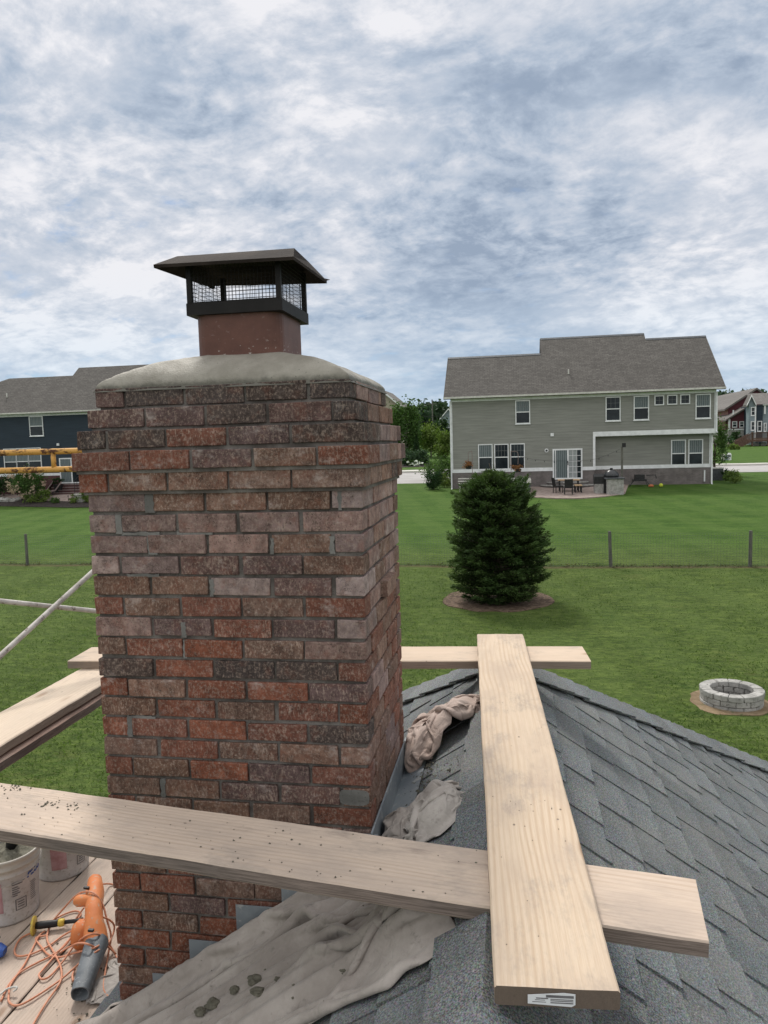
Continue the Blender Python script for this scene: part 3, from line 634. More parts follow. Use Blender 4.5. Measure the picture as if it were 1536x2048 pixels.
hd.add(np.array([o4[3]+(.0, 0, -.004), o4[3]+(.035, 0, -.004), o4[3]+(.03, .002, -.022), o4[3]+(.012, .002, -.018)]), [(0, 1, 2, 3)])
hd.build('hood', M['hood'], cap)

# ------------------------------------------------------------------ own roof: hip roof running up to the chimney
SL, XR, ZR, YP = .70, 1.29, -.945, 1.44
zl_ = lambda X: ZR-SL*abs(X-XR)
XE_L, XE_R, YN = -.12, 4.35, -4.2
house = thing('house', (XR, 0, -4.5), 'brick house whose dark grey shingled hip roof carries the planks and chimney', 'house')
cs, sn = 1/math.hypot(1, SL), SL/math.hypot(1, SL)
deck_ = MB(); e_ = .012
PK = (XR, YP, ZR-e_); LE = (XE_L, YP+XR-XE_L, zl_(XE_L)-e_); RE = (XE_R, YP+XE_R-XR, zl_(XE_R)-e_)
NR = (XR, YN, ZR-e_); NL = (XE_L, YN, zl_(XE_L)-e_); NRR = (XE_R, YN, zl_(XE_R)-e_)
deck_.add([PK, LE, NL, NR], [(0, 1, 2, 3)]); deck_.add([PK, NR, NRR, RE], [(0, 1, 2, 3)]); deck_.add([PK, RE, LE], [(0, 1, 2)])
deck_.add([NL, NR, NRR], [(0, 1, 2)])
roof = deck_.build('roof', M['shingle'], house, tint=True)
sh = MB()
EX = .143
def shrand():
    j = random.choice((.86, .93, 1., 1.05, 1.10)); k = random.uniform(-.03, .02); return (j*(1-k), j, j*(1+k), 1)
for sgn in (1, -1):
    nrm = np.array([sgn*sn, 0, cs]); dn = np.array([sgn*cs, 0, -sn]); ncs = int((XE_R-XR if sgn > 0 else XR-XE_L)/cs/EX)+1
    for c in range(ncs):
        s0 = c*EX-.02; s1 = (c+1)*EX; X1 = XR+sgn*s1*cs
        yhip = YP+abs(X1-XR)-.02; y = -2.6+random.uniform(-.2, 0); alt = random.random() < .5
        while y < yhip:
            wd = random.uniform(.12, .21) if alt else random.uniform(.08, .15); ye = min(y+wd, yhip)
            th0, th1 = (.0040, random.uniform(.010, .0145)) if alt else (.000, random.uniform(.003, .0075))
            col = shrand()
            if sgn < 0 or c < 60:
                V = []
                for s_, th in ((s0, th0), (s1, th1)):
                    for yy in (y, ye):
                        for t in (-.004, th):
                            V.append(np.array([XR, yy+random.uniform(-.0012, .0012), ZR])+dn*s_+nrm*t)
                V = [V[i] for i in (0, 1, 2, 3, 4, 5, 6, 7)]
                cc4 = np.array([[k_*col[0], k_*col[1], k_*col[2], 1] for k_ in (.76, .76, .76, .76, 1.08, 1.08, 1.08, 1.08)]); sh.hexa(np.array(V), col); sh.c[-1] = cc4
            y = ye+.0008; alt = not alt
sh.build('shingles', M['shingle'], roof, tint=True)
def caps(name, A, B, wa, wb, na, nb, wid=.125, ex=.14):
    A, B = np.array(A), np.array(B); d = B-A; Ln = np.linalg.norm(d); d /= Ln; b = MB()
    for i in range(int(Ln/ex)):
        s0, s1 = i*ex-.05, (i+1)*ex+.0; P0, P1 = A+d*s0, A+d*s1; up = (na+nb); up /= np.linalg.norm(up)
        r = random.uniform(.95, 1.06); j = random.uniform(-.008, .008); col = shrand(); V = []
        for P, lift in ((P0, .004), (P1, .015)):
            for wv, nn in ((wa, na), (None, up), (wb, nb)):
                base = P+(wv*(wid*r)+d*j if wv is not None else up*.004)
                V += [base+nn*(lift-.001+.006*(0 if wv is None else random.uniform(.3, 1))), base+nn*(lift+.0065+.006*(0 if wv is None else random.uniform(.3, 1)))]
        F = [(1, 7, 9, 3), (3, 9, 11, 5), (0, 2, 8, 6), (2, 4, 10, 8), (0, 6, 7, 1), (4, 5, 11, 10), (6, 8, 9, 7), (8, 10, 11, 9), (0, 1, 3, 2), (2, 3, 5, 4)]
        b.add(V, F, col)
    return b.build(name, M['shingle'], roof, tint=True)
nR, nL, nH = np.array([sn, 0, cs]), np.array([-sn, 0, cs]), np.array([0, sn, cs])
def inpl(d, n_, toward):
    v_ = np.cross(n_, d); v_ /= np.linalg.norm(v_); return v_ if np.dot(v_, toward) > 0 else -v_
dR = np.array([1, 1, -SL])/math.sqrt(2+SL*SL); dL = np.array([-1, 1, -SL])/math.sqrt(2+SL*SL)
caps('ridge_cap', (XR, YN+1.6, ZR+.004), (XR, YP+.1, ZR+.004), np.array([cs, 0, -sn]), np.array([-cs, 0, -sn]), nR, nL)
caps('hip_cap', (XR, YP, ZR+.008), np.array((XR, YP, ZR+.008))+dR*4.9, inpl(dR, nR, (1, -1, 0)), inpl(dR, nH, (-1, 1, 0)), nR, nH, .15)
caps('hip_cap', (XR, YP, ZR+.008), np.array((XR, YP, ZR+.008))+dL*2.2, inpl(dL, nL, (-1, -1, 0)), inpl(dL, nH, (1, 1, 0)), nL, nH, .15)
wl = MB(); wl.box((.02, YN+.3, -4.6), (XE_R-.35, YP+1.0, zl_(XE_R)-.05)); wl.box((.02, YN+.3, zl_(XE_R)-.05), (.30, YP+1.0, -1.95)); wl.build('wall', M['wain'], house)
fs = MB()                                        # step flashing round the chimney foot
fs.hexa(np.array([(W_+.002, -.03, -1.30), (W_+.002, -.03, -1.085), (W_+.002, D_+.02, -1.30), (W_+.002, D_+.02, -1.085), (W_+.012, -.03, -1.30), (W_+.008, -.03, -1.085), (W_+.012, D_+.02, -1.30), (W_+.008, D_+.02, -1.085)]))
fs.prism([(W_, -.03, -1.195), (W_+.10, -.03, zl_(W_+.10)+.012), (W_+.10, D_+.03, zl_(W_+.10)+.012), (W_, D_+.03, -1.195)], (0, 0, .004))
for i, (xa, xb, kt) in enumerate(((.735, .925, 22), (.60, .752, 24), (.44, .617, 26), (.27, .457, 28), (.13, .287, 30), (-.02, .147, 32))):
    zt_ = -(kt-5)*p_+.05; fs.prism([(xa, -.006-.002*(i % 2), zt_), (xb, -.006-.002*(i % 2), zt_), (xb, -.006-.002*(i % 2), zl_(xb)-.02), (xa, -.006-.002*(i % 2), zl_(xa)-.02)], (0, -.003, 0))
fs.build('flashing', M['flash'], house)

# ------------------------------------------------------------------ planks
def plank(name, corners, th, wood, label, group='weathered scaffold planks', rag=.0013, nx=60, cat='plank'):
    """corners: far/near ends of the top face as (a_left, a_right, b_right, b_left); local X runs along a->b"""
    a0, a1, b1, b0 = [np.array(c, float) for c in corners]; c = (a0+a1+b0+b1)/4
    X = (b0+b1-a0-a1)/2; L = np.linalg.norm(X); X /= L; Yv = (a0+b0-a1-b1)/2; Yv -= X*np.dot(Yv, X); Wd = np.linalg.norm(Yv); Yv /= Wd; Z = np.cross(X, Yv)
    if Z[2] < 0: Yv = -Yv; Z = -Z
    ny = 6; G = []
    sd = hash(name+label) % 97
    prof = []                                    # section round the plank, rounded arrises
    r = .004
    for y_, z_ in ((-.5*Wd, -th+r), (-.5*Wd, -r), (-.5*Wd+r, 0)): prof.append((y_, z_))
    for t in np.linspace(-.5, .5, ny+2)[1:-1]: prof.append((t*Wd, 0))
    for y_, z_ in ((.5*Wd-r, 0), (.5*Wd, -r), (.5*Wd, -th+r), (.5*Wd-r, -th), (-.5*Wd+r, -th)): prof.append((y_, z_))
    prof = np.array(prof); xs_ = np.linspace(-L/2, L/2, nx); rows = []
    for i, x in enumerate(xs_):
        q_ = prof.copy(); ed = np.sign(q_[:, 0])*(np.abs(q_[:, 0]) > .45*Wd)
        q_[:, 0] += ed*(vnoise(np.full(len(q_), x*9.), ed*5, sd)-.5)*rag*2-ed*rag*.5*(vnoise(np.full(len(q_), x*60.), ed*3, sd+1))
        q_[:, 1] += (vnoise(np.full(len(q_), x*5), q_[:, 0]*20, sd+2)-.5)*.0016
        en = .004 if i in (0, nx-1) else 0
        rows.append(np.c_[np.full(len(q_), x), q_[:, 0]*(1-en), q_[:, 1]])
    k = len(prof); V = np.vstack(rows); b = MB()
    F = [(i*k+j, (i+1)*k+j, (i+1)*k+(j+1) % k, i*k+(j+1) % k) for i in range(nx-1) for j in range(k)]
    F += [tuple(range(k))[::-1][::-1], tuple((nx-1)*k+j for j in range(k))[::-1]]
    b.add(V, F); o = b.build(name, wood, None, label=label, cat=cat, group=group)
    mt = Matrix.Identity(4)
    for i in range(3): mt[i][0], mt[i][1], mt[i][2], mt[i][3] = X[i], Yv[i], Z[i], c[i]
    o.matrix_world = mt; WORLD[o.name] = np.zeros(3); o['_L'] = L; o['_W'] = Wd
    return o, L, Wd
def on_tilt(px, py, z0, x0, kx, ky=0., y0=0.):    # plane z = z0 + kx (x-x0) + ky (y-y0)
    return onpl(px, py, (x0, y0, z0), np.array([-kx, -ky, 1.]))
TH = .038
fpl = lambda px, py: on_tilt(px, py, -.915, 1.78, -.020)
A, B, Cc, Dd = fpl(0, 1563), fpl(0, 1660), fpl(1408, 1882), fpl(1400, 1760)
ex_ = (A-Dd)/np.linalg.norm(A-Dd); A2, B2 = A+ex_*.55, B+(B-Cc)/np.linalg.norm(B-Cc)*.55
plank('plank', (A2, B2, Cc, Dd), TH, WOODS['front'], 'long mortar-spotted plank crossing in front of the chimney, under the ridge plank', rag=.002, nx=110)
lpl = lambda px, py: on_tilt(px, py, -.867, 1.3, 0., .018, -.55)
A, B, Cc, Dd = lpl(953, 1268), lpl(1047, 1268), lpl(1240, 1985), lpl(990, 1969)
lp, Lh, Wh = plank('plank', (A, B, Cc, Dd), TH, WOODS['long'], 'plank along the roof ridge atop two cross planks, white label on its end', nx=90)
lb = MB(); xe = Lh/2+.0015; sg = 1
def lab(pts, t0, t1): lb.prism([(xe+t0, y_, z_) for y_, z_ in pts], (t1-t0, 0, 0))
lab([(-.053, -.0135), (.012, -.007), (.033, -.0085), (.033, -.029), (.026, -.0335), (-.053, -.0305)], 0, .0012)
def flipy(b): 
    for v_ in b.v: v_[:, 1] *= YS
YS = 1.
ink = MB()
for y0, y1, z0, z1 in ((-.020, .030, -.0165, -.0115), (-.012, .029, -.0275, -.0255), (-.012, .029, -.0235, -.022), (-.012, .029, -.0205, -.019), (-.038, -.016, -.0195, -.0175), (-.040, -.022, -.0225, -.0215), (-.045, -.02, -.0265, -.0255)):
    ink.box((xe+.0012, y0, z0), (xe+.0017, y1, z1))
for b_ in (lb, ink):
    # the label must read from left to right seen from the camera: local +Y may point left
    yl = np.array(lp.matrix_world.col[1][:3]); s_ = 1 if np.dot(yl, AX_R) > 0 else -1
    for v_ in b_.v: v_[:, 1] *= s_
tg = lb.build('white_label', M['white'], None); tg.parent = lp; tg2 = ink.build('label_print', M['ink_grey'], None); tg2.parent = tg
bpl = lambda px, py: on_tilt(px, py, -.872, 1.3, 0.)
A, B, Cc, Dd = bpl(183, 1294), bpl(136, 1322), bpl(1180, 1322), bpl(1166, 1292)
plank('plank', (A, B, Cc, Dd), TH, WOODS['back'], 'short plank behind the chimney across the far end of the roof ridge', nx=80)
# two planks stacked left of the chimney, running along Y
plank('plank', ((-.705, 1.5, -.911), (-.470, 1.5, -.911), (-.455, -.75, -.911), (-.695, -.75, -.911)), TH, WOODS['side'], 'rough pale plank left of the chimney, upper one of a stacked pair', rag=.004, nx=90)
plank('plank', ((-.690, 1.45, -.956), (-.452, 1.45, -.956), (-.437, -.60, -.956), (-.680, -.60, -.956)), TH, WOODS['low'], 'darker plank left of the chimney, lower one of a stacked pair', rag=.003, nx=60)
# scaffold deck
ZD = -2.1
gaps = [-.262, -.655, -.935, -1.215, -1.50, -1.785, -2.07]
lbls = ['deck plank nearest the chimney wall, under the orange blower', 'second deck plank from the chimney, under the coiled cord', 'third deck plank from the chimney, under the left bucket',
        'fourth deck plank out from the chimney, mostly hidden under the front plank', 'fifth deck plank out from the chimney', 'outermost deck plank of the scaffold']
for i in range(3):
    xa, xb = gaps[i]-.002, gaps[i+1]+.004
    dz_ = random.uniform(-.003, .003); s_ = random.uniform(-.004, .004)
    plank('deck_plank', ((xb, 2.55, ZD+dz_), (xa, 2.55, ZD+dz_), (xa+s_, -.6, ZD+dz_), (xb+s_, -.6, ZD+dz_)), .045, WOODS['deck'], lbls[i], 'planks of the scaffold deck', rag=.003, nx=80)

# ------------------------------------------------------------------ scaffold frame and braces
YF = 2.9
ys_l = ony(-260, 913, YF)[0]; zf = ony(107, 903, YF)[2]; zg = ony(107, 939, YF)[2]
fr = thing('scaffold_frame', (-2.0, YF, ZD), 'rusty yellow scaffold frame showing left of the chimney top', 'scaffold frame')
xr_ = -.35
for z, nm in ((zf, 'top_rail'), (zg, 'lower_rail')): MB().tube([(ys_l, YF, z), ((ys_l+xr_)/2, YF, z), (xr_, YF, z)], .0225, 14).build(nm, M['yellow'], fr, smooth=True)
xv = ony(107, 920, YF)[0]; MB().tube([(xv, YF, zg), (xv, YF, zf)], .018, 12).build('strut', M['yellow'], fr, smooth=True)
for x in (ys_l, xr_): MB().tube([(x, YF, ZD-.3), (x, YF, zf)], .0225, 14).build('leg', M['yellow'], fr, smooth=True)
br = thing('cross_brace', (-1., 1.2, -.6), 'grey steel scaffold cross brace left of the chimney', 'scaffold brace')
c_ = CAM+ray(111, 1213)*3.55; q1 = CAM+ray(186, 1143)*3.72; q2 = CAM+ray(0, 1312)*3.2; q3 = CAM+ray(0, 1202)*3.42; q4 = CAM+ray(190, 1222)*3.66
e1 = q1+(q1-q2)*.9; e2 = q2-(q1-q2)*.6; e3 = q3-(q4-q3)*.8; e4 = q4+(q4-q3)*.9
MB().tube([e2, q2, q1, e1], .0125, 10).build('brace_tube', M['steel'], br, smooth=True)
MB().tube([e3, q3, q4, e4], .0115, 10).build('brace_tube', M['steel'], br, smooth=True)
MB().tube([c_+(.012, -.03, 0), c_+(-.006, .02, 0)], .008, 8).build('pivot_bolt', M['steel'], br)

# ------------------------------------------------------------------ buckets
def arc_patch(r0, r1, a0, a1, z0, z1, th=.0012, n=10):       # label patch on a cone (radius r0 at z=0, r1 at z=.37)
    out = []
    for z in np.linspace(z0, z1, 5):
        r = r0+(r1-r0)*z/.37+th; out.append([(r*math.cos(a), r*math.sin(a), z) for a in np.linspace(a0, a1, n)])
    return np.array(out)
def make_bucket(c, face, label, nm='bucket'):
    t = thing(nm, c, label, 'bucket', 'white plastic buckets on the scaffold deck'); r0, r1 = .131, .152
    rr = lambda z: r0+(r1-r0)*z/.37
    prof = [(0, .004), (r0-.006, .004), (r0, 0), (r0, .01), (rr(.27), .27), (rr(.27)+.004, .275), (rr(.28)+.004, .28), (rr(.28), .285), (rr(.31), .31), (rr(.31)+.006, .314), (rr(.32)+.006, .322), (rr(.325), .328),
            (rr(.35), .35), (rr(.36)+.005, .358), (rr(.37)+.006, .366), (rr(.37)+.002, .372), (rr(.37)-.004, .370), (rr(.36)-.006, .35), (rr(.02)-.004, .02), (0, .02)]
    MB().lathe(prof, c, 48).build('pail', M['bucket'], t, smooth=True)
    f = face
    lb_ = MB()
    for a0, a1, z0, z1 in ((f-1.15, f-.60, .08, .25),): lb_.grid(arc_patch(r0, r1, a0, a1, z0, z1)+np.array(c))
    lb_.build('red_panel', M['ink_red'], t)
    tx = MB()
    def bar(a0, a1, z0, z1): tx.grid(arc_patch(r0, r1, a0, a1, z0, z1, .0014)+np.array(c))
    for i, (aw, z) in enumerate(((.42, .235), (.34, .224), (.18, .208), (.24, .196), (.20, .184), (.26, .172), (.16, .160))): bar(f-.30, f-.30+aw, z, z+.006)
    for z in np.arange(.10, .20, .011): bar(f+.32, f+.32+.30*(.7+.3*random.random()), z, z+.0035)
    q0, q1_, z0, z1 = f-.22, f+.16, .075, .140
    bar(q0+.08, q1_-.08, z0+.016, z0+.022); bar(q0+.08, q1_-.08, z0+.03, z0+.036); bar(q0+.08, q1_-.08, z0+.044, z0+.05); bar(q0, q1_, z0, z0+.005); bar(q0, q1_, z1-.005, z1); bar(q0, q0+.03, z0, z1); bar(q1_-.03, q1_, z0, z1)
    tx.build('label_print', M['ink_grey'], t)
    cv = bpy.data.curves.new('txt', 'FONT'); cv.body = 'PLUS'; cv.size = .038; cv.extrude = .0006; cv.shear = .15; cv.offset = .0012
    to = bpy.data.objects.new('txt', cv); COL.objects.link(to); dg = bpy.context.evaluated_depsgraph_get(); dg.update()
    me = bpy.data.meshes.new_from_object(to.evaluated_get(dg)); bpy.data.objects.remove(to)
    V = np.array([v_.co[:] for v_ in me.vertices]); F = [tuple(p.vertices) for p in me.polygons]
    z = .235+V[:, 1]+V[:, 0]*.15; r = r0+(r1-r0)*z/.37+.0016+V[:, 2]; a = f+.20+V[:, 0]/r0
    MB().add(np.c_[c[0]+r*np.cos(a), c[1]+r*np.sin(a), c[2]+z], F).build('lettering', M['ink_blue'], t)
    return t
bc = np.array([-1.095, .895, ZD]); dirc = math.atan2(CAM[1]-bc[1], CAM[0]-bc[0])
b1_ = make_bucket(tuple(bc), dirc+.40, 'near white bucket on the deck holding dark mortar, cut by the left edge'); b1_.scale = (1, 1, .88)
mo = MB(); nn = 26; rad = .137
Gm = np.array([[(bc[0]+rad*t*math.cos(a), bc[1]+rad*t*math.sin(a), ZD+.275+.03*vnoise(9*t*math.cos(a), 9*t*math.sin(a), 4)+.012*(1-t)) for t in np.linspace(0.01, 1, 10)] for a in np.linspace(0, 2*math.pi, nn)])
mo.grid(Gm).build('mortar_mix', M['crumb'], None, smooth=True, label='wet dark mortar filling the near bucket', cat='mortar', loc=(bc[0], bc[1], ZD+.31))
jn = MB(); hp = np.array([bc[0]-.01, bc[1]+.05, ZD+.26]); jn.tube([hp, hp+(.01, .03, .17), hp+(.014, .045, .20)], [.026, .032, .026], 12); jn.build('tool_handle', M['black'], None, smooth=True, label='black tool handle standing in the mortar of the near bucket', cat='tool handle', loc=tuple(hp))
bc2 = onz(132, 1757, ZD); bc2 = np.array([bc2[0]-.075, bc2[1]+.09, ZD])
b2_ = make_bucket(tuple(bc2), math.atan2(CAM[1]-bc2[1], CAM[0]-bc2[0])+.75, 'far white bucket behind the other bucket, half hidden by the front plank'); b2_.scale = (1, 1, .80)
for t_, cc in ((b1_, bc), (b2_, bc2)):
    a = np.linspace(0, math.pi, 14); f_ = math.atan2(CAM[1]-cc[1], CAM[0]-cc[0])
    pts = [(cc[0]+.156*math.cos(f_-math.pi/2+k_), cc[1]+.156*math.sin(f_-math.pi/2+k_), cc[2]+.315-.075*math.sin(k_)) for k_ in a]
    MB().tube(pts, .0022, 6).build('wire_handle', M['steel'], t_, smooth=True)

# ------------------------------------------------------------------ leaf blower
def loft(b, path, secs, n=18, power=2.):
    """path: centre points, secs: (half width, half height); width is horizontal-ish"""
    path = np.array(path, float); T = np.gradient(path, axis=0); T /= np.linalg.norm(T, axis=1)[:, None]; rows = []
    for P, t, (w_, h_) in zip(path, T, secs):
        s_ = np.cross(t, (0, 0, 1.)); s_ /= np.linalg.norm(s_); u_ = np.cross(s_, t); q = []
        for a in np.linspace(0, 2*math.pi, n, endpoint=False):
            ca, sa = math.cos(a), math.sin(a); q.append(P+s_*w_*np.sign(ca)*abs(ca)**(2/power)+u_*h_*np.sign(sa)*abs(sa)**(2/power))
        rows.append(q+[q[0]])
    b.grid(np.array(rows)); k = len(rows)
    b.add(np.array(rows[0][:-1]), [tuple(range(n))]); b.add(np.array(rows[-1][:-1]), [tuple(range(n))[::-1]])
t0 = onz(160, 1988, ZD+.04); t1 = onz(191, 1893, ZD+.07); bl = thing('leaf_blower', (t1[0], t1[1], ZD), 'orange electric leaf blower with grey nozzle lying on the deck beside the chimney', 'leaf blower')
ax = t1-t0; axl = np.linalg.norm(ax); ax /= axl
nz_ = MB(); P0 = t0; rows = []
for s_, w_, h_ in ((0, .036, .033), (.3, .040, .037), (.75, .045, .043), (1.0, .047, .046), (1.08, .05, .05)):
    rows.append((P0+ax*axl*s_, (w_, h_)))
nzl = MB()
s_v = np.cross(ax, (0, 0, 1.)); s_v /= np.linalg.norm(s_v); u_v = np.cross(s_v, ax)
def ring(P, w_, h_, n=24, pw=2.6): return [P+s_v*w_*np.sign(math.cos(a))*abs(math.cos(a))**(2/pw)+u_v*h_*np.sign(math.sin(a))*abs(math.sin(a))**(2/pw) for a in np.linspace(0, 2*math.pi, n+1)]
nzl.grid(np.array([ring(P, *s) for P, s in rows])); nzl.grid(np.array([ring(rows[0][0], .036, .033), ring(rows[0][0], .031, .028), ring(rows[0][0]+ax*.20, .031, .028)])); nzl.add(np.array(ring(rows[0][0]+ax*.20, .031, .028)[:-1]), [tuple(range(24))])
nzl.build('nozzle', M['tubegrey'], bl, smooth=True)
bd = MB(); K = lambda px, py, zz: onz(px, py, ZD+zz)
loft(bd, [t1-ax*.01, t1+ax*.02, K(190, 1868, .09), K(188, 1845, .12), K(188, 1815, .14), K(190, 1785, .16), K(190, 1765, .16), K(187, 1754, .155)],
     [(.044, .042), (.050, .050), (.050, .056), (.040, .054), (.038, .052), (.041, .048), (.033, .04), (.010, .014)], 22, 2.5)
bd.build('motor_housing', M['orange'], bl, smooth=True)
fan = MB(); fc = K(172, 1868, .065); fan.tube([fc-s_v*-.02, fc-s_v*.03, fc-s_v*.055], [.062, .064, .045], 22); fan.build('fan_cover', M['orange'], bl, smooth=True)
hg = MB(); hA, hB = K(186, 1800, .17), K(151, 1802, .155); loft(hg, [hA, hA*.6+hB*.4, hA*.15+hB*.85, hB], [(.026, .026), (.027, .027), (.026, .026), (.018, .018)], 16); hg.build('grip', M['orange'], bl, smooth=True)

for px, py in ((173, 1776), (182, 1861)): q = K(px, py, .205 if py < 1800 else .15); MB().box(q-(.012, .006, .004), q+(.012, .006, .006)).build('latch', M['black'], bl)

# ------------------------------------------------------------------ extension cord
cdm = MB()
def cordpath(pts, dz0=.009):
    q = [onz(a[0], a[1], ZD+dz0+(a[2] if len(a) > 2 else 0)) for a in pts]; cdm.tube(spline(q, 8), .0042, 8)
cordpath([(62, 2060), (68, 2046), (94, 2003), (120, 1965), (122, 1936), (108, 1905), (95, 1882), (96, 1862), (106, 1842), (130, 1814, .05), (152, 1791, .14), (172, 1783, .19), (190, 1788, .19), (205, 1808, .15), (214, 1840, .10), (222, 1872, .05), (217, 1905, .01), (210, 1946), (207, 1977), (216, 1993), (228, 2003)])
cordpath([(2, 2002), (16, 1972), (40, 1945), (75, 1925), (100, 1913), (128, 1893, .01), (150, 1866, .05), (178, 1840, .13), (203, 1834, .13), (225, 1845, .09), (228, 1862, .05), (215, 1888, .05), (190, 1905, .09), (160, 1926, .02), (119, 1961), (60, 2000), (32, 2011), (18, 2003), (18, 1985), (22, 1968), (48, 1930), (62, 1903), (78, 1872), (90, 1862)])
cordpath([(102, 1843), (125, 1830), (150, 1822), (162, 1828), (150, 1843), (152, 1838), (168, 1815, .05)])
cordpath([(62, 1866), (40, 1878), (29, 1900), (36, 1912), (62, 1908), (95, 1893), (125, 1872), (150, 1858, .02), (175, 1846, .09)])
cordpath([(96, 1870), (72, 1876), (82, 1893), (98, 1910), (120, 1914), (152, 1905, .02), (188, 1896, .1), (208, 1888, .06), (232, 1908, .01)])
cordpath([(155, 1860, .02), (118, 1902), (85, 1940), (78, 1950), (84, 1958), (100, 1952), (124, 1925), (150, 1890, .04), (172, 1872, .11), (194, 1868, .12), (212, 1880, .06), (230, 1908), (238, 1928)])
cordpath([(120, 1905), (140, 1893, .02), (160, 1886, .11), (180, 1890, .12), (195, 1900, .06), (202, 1918, .01), (198, 1938), (191, 1953)])
cordpath([(206, 1768, .04), (222, 1768), (250, 1775)])
cordpath([(150, 1938), (145, 1950), (146, 1962)])
cdm.build('extension_cord', M['cord'], None, smooth=True, label='orange extension cord tangled over the leaf blower and the deck', cat='cord', loc=tuple(onz(120, 1900, ZD)))

# chisel, blue tool, steel hook
cz0, cz1 = onz(66, 1852, ZD+.03), onz(166, 1840, ZD+.028); chs = thing('chisel', cz0, 'brick chisel with yellow round guard and black handle lying beside the blower', 'chisel')
ax2 = cz1-cz0; Lc = np.linalg.norm(ax2); ax2 /= Lc
MB().tube([cz0-ax2*.004, cz0, cz0+ax2*.008, cz0+ax2*.012], [.034, .043, .043, .03], 22).build('guard', M['yellowplastic'], chs, smooth=False)
MB().tube([cz0+ax2*.01, cz0+ax2*.03, cz0+ax2*.10, cz0+ax2*Lc*.55], [.014, .017, .016, .013], 12).build('handle', M['black'], chs, smooth=True)
MB().tube([cz0+ax2*Lc*.50, cz0+ax2*Lc*.52, cz0+ax2*Lc*.60, cz0+ax2*Lc*.63], [.014, .0175, .0175, .013], 12).build('collar', M['yellowplastic'], chs, smooth=True)
MB().tube([cz0+ax2*Lc*.6, cz0+ax2*Lc*.9, cz0+ax2*Lc], [.0095, .009, .012], 8).build('blade', M['black'], chs, smooth=True)
bt = onz(-8, 1905, ZD+.02); btt = thing('spring_clamp', bt, 'blue plastic tool with black jaw at the left edge of the deck', 'clamp')
bb = MB(); loft(bb, [bt+(-.10, -.02, .0), bt+(-.04, -.01, .01), bt+(.015, 0, .01), bt+(.042, .004, .006)], [(.02, .016), (.034, .026), (.032, .026), (.02, .016)], 14, 3.5); bb.build('body', M['blue'], btt, smooth=True)
bb = MB(); bb.tube([bt+(-.08, .0, .05), bt+(-.02, .02, .06), bt+(.0, .03, .045)], [.012, .014, .008], 10); bb.build('jaw', M['black'], btt, smooth=True)
MB().tube(spline([onz(-14, 2000, ZD+.012), onz(5, 1985, ZD+.02), onz(14, 1978, ZD+.026), onz(29, 1974, ZD+.03), onz(34, 1975, ZD+.03), onz(32, 1979, ZD+.026), onz(27, 1983, ZD+.02)], 5), .0042, 8).build('steel_hook', M['white_dirty'], None, smooth=True, label='bare steel hook rod poking in over the deck at the left edge', cat='hook', loc=tuple(onz(0, 1985, ZD)))

# ------------------------------------------------------------------ drop cloths
def cloth_obj(name, G, material, label, th=.004):
    b = MB(); b.grid(G); c = G.reshape(-1, 3).mean(0)
    o = b.build(name, material, None, smooth=True, label=label, cat='drop cloth', group='canvas drop cloths on the roof', loc=tuple(c))
    sd = o.modifiers.new('th', 'SOLIDIFY'); sd.thickness = th; sd.offset = 0
    return o
def drape(P, rx, ry, floor, steps=170, bend=.35, fric=.5, iters=7, wall=None, th=.006):
    """position based dynamics: a sheet larger than its footprint settles in folds over the floor"""
    P = P.copy(); Q = P.copy(); n, m_ = P.shape[:2]
    def con(A, B, r, k, push=False):
        d = B-A; L = np.linalg.norm(d, axis=-1, keepdims=True)+1e-9; c = (L-r)/L*.5*k
        if push: c = np.where(L < r, c, 0)
        return d*c
    for st in range(steps):
        V = (P-Q)*.93; V[..., 2] -= .00055; V = np.clip(V, -.02, .02); Q = P.copy(); P = P+V
        for it in range(iters):
            for o in (0, 1):
                A, B = P[o:n-1:2], P[o+1:n:2]; k_ = min(len(A), len(B)); c = con(A[:k_], B[:k_], rx, .9); P[o:n-1:2][:k_] += c; P[o+1:n:2][:k_] -= c
                A, B = P[:, o:m_-1:2], P[:, o+1:m_:2]; k_ = min(A.shape[1], B.shape[1]); c = con(A[:, :k_], B[:, :k_], ry, .9); P[:, o:m_-1:2][:, :k_] += c; P[:, o+1:m_:2][:, :k_] -= c
            dg = math.hypot(rx, ry)
            c = con(P[:-1, :-1], P[1:, 1:], dg, .18); P[:-1, :-1] += c; P[1:, 1:] -= c
            c = con(P[1:, :-1], P[:-1, 1:], dg, .18); P[1:, :-1] += c; P[:-1, 1:] -= c
            c = con(P[:-3], P[3:], rx*2.75, bend*.5, True); P[:-3] += c; P[3:] -= c
            c = con(P[:, :-3], P[:, 3:], ry*2.75, bend*.5, True); P[:, :-3] += c; P[:, 3:] -= c
        f = floor(P[..., 0], P[..., 1])+th; hit = P[..., 2] < f
        P[..., 2] = np.where(hit, f, P[..., 2]); P[..., :2] = np.where(hit[..., None], P[..., :2]+(Q[..., :2]-P[..., :2])*fric, P[..., :2])
        if wall is not None: P = wall(P)
    return P
def cloth_obj(name, G, material, label, th=.0035):
    b = MB(); b.grid(G); c = G.reshape(-1, 3).mean(0)
    o = b.build(name, material, None, smooth=True, label=label, cat='drop cloth', group='canvas drop cloths', loc=tuple(c))
    sd = o.modifiers.new('th', 'SOLIDIFY'); sd.thickness = th; sd.offset = 0
    sb_ = o.modifiers.new('sub', 'SUBSURF'); sb_.levels = sb_.render_levels = 1
    return o
roofz = lambda X, Y: np.where(X > XE_L-.02, ZR+.012-SL*np.abs(X-XR), ZR+.012-SL*(XR-XE_L)-.9*(XE_L-X))
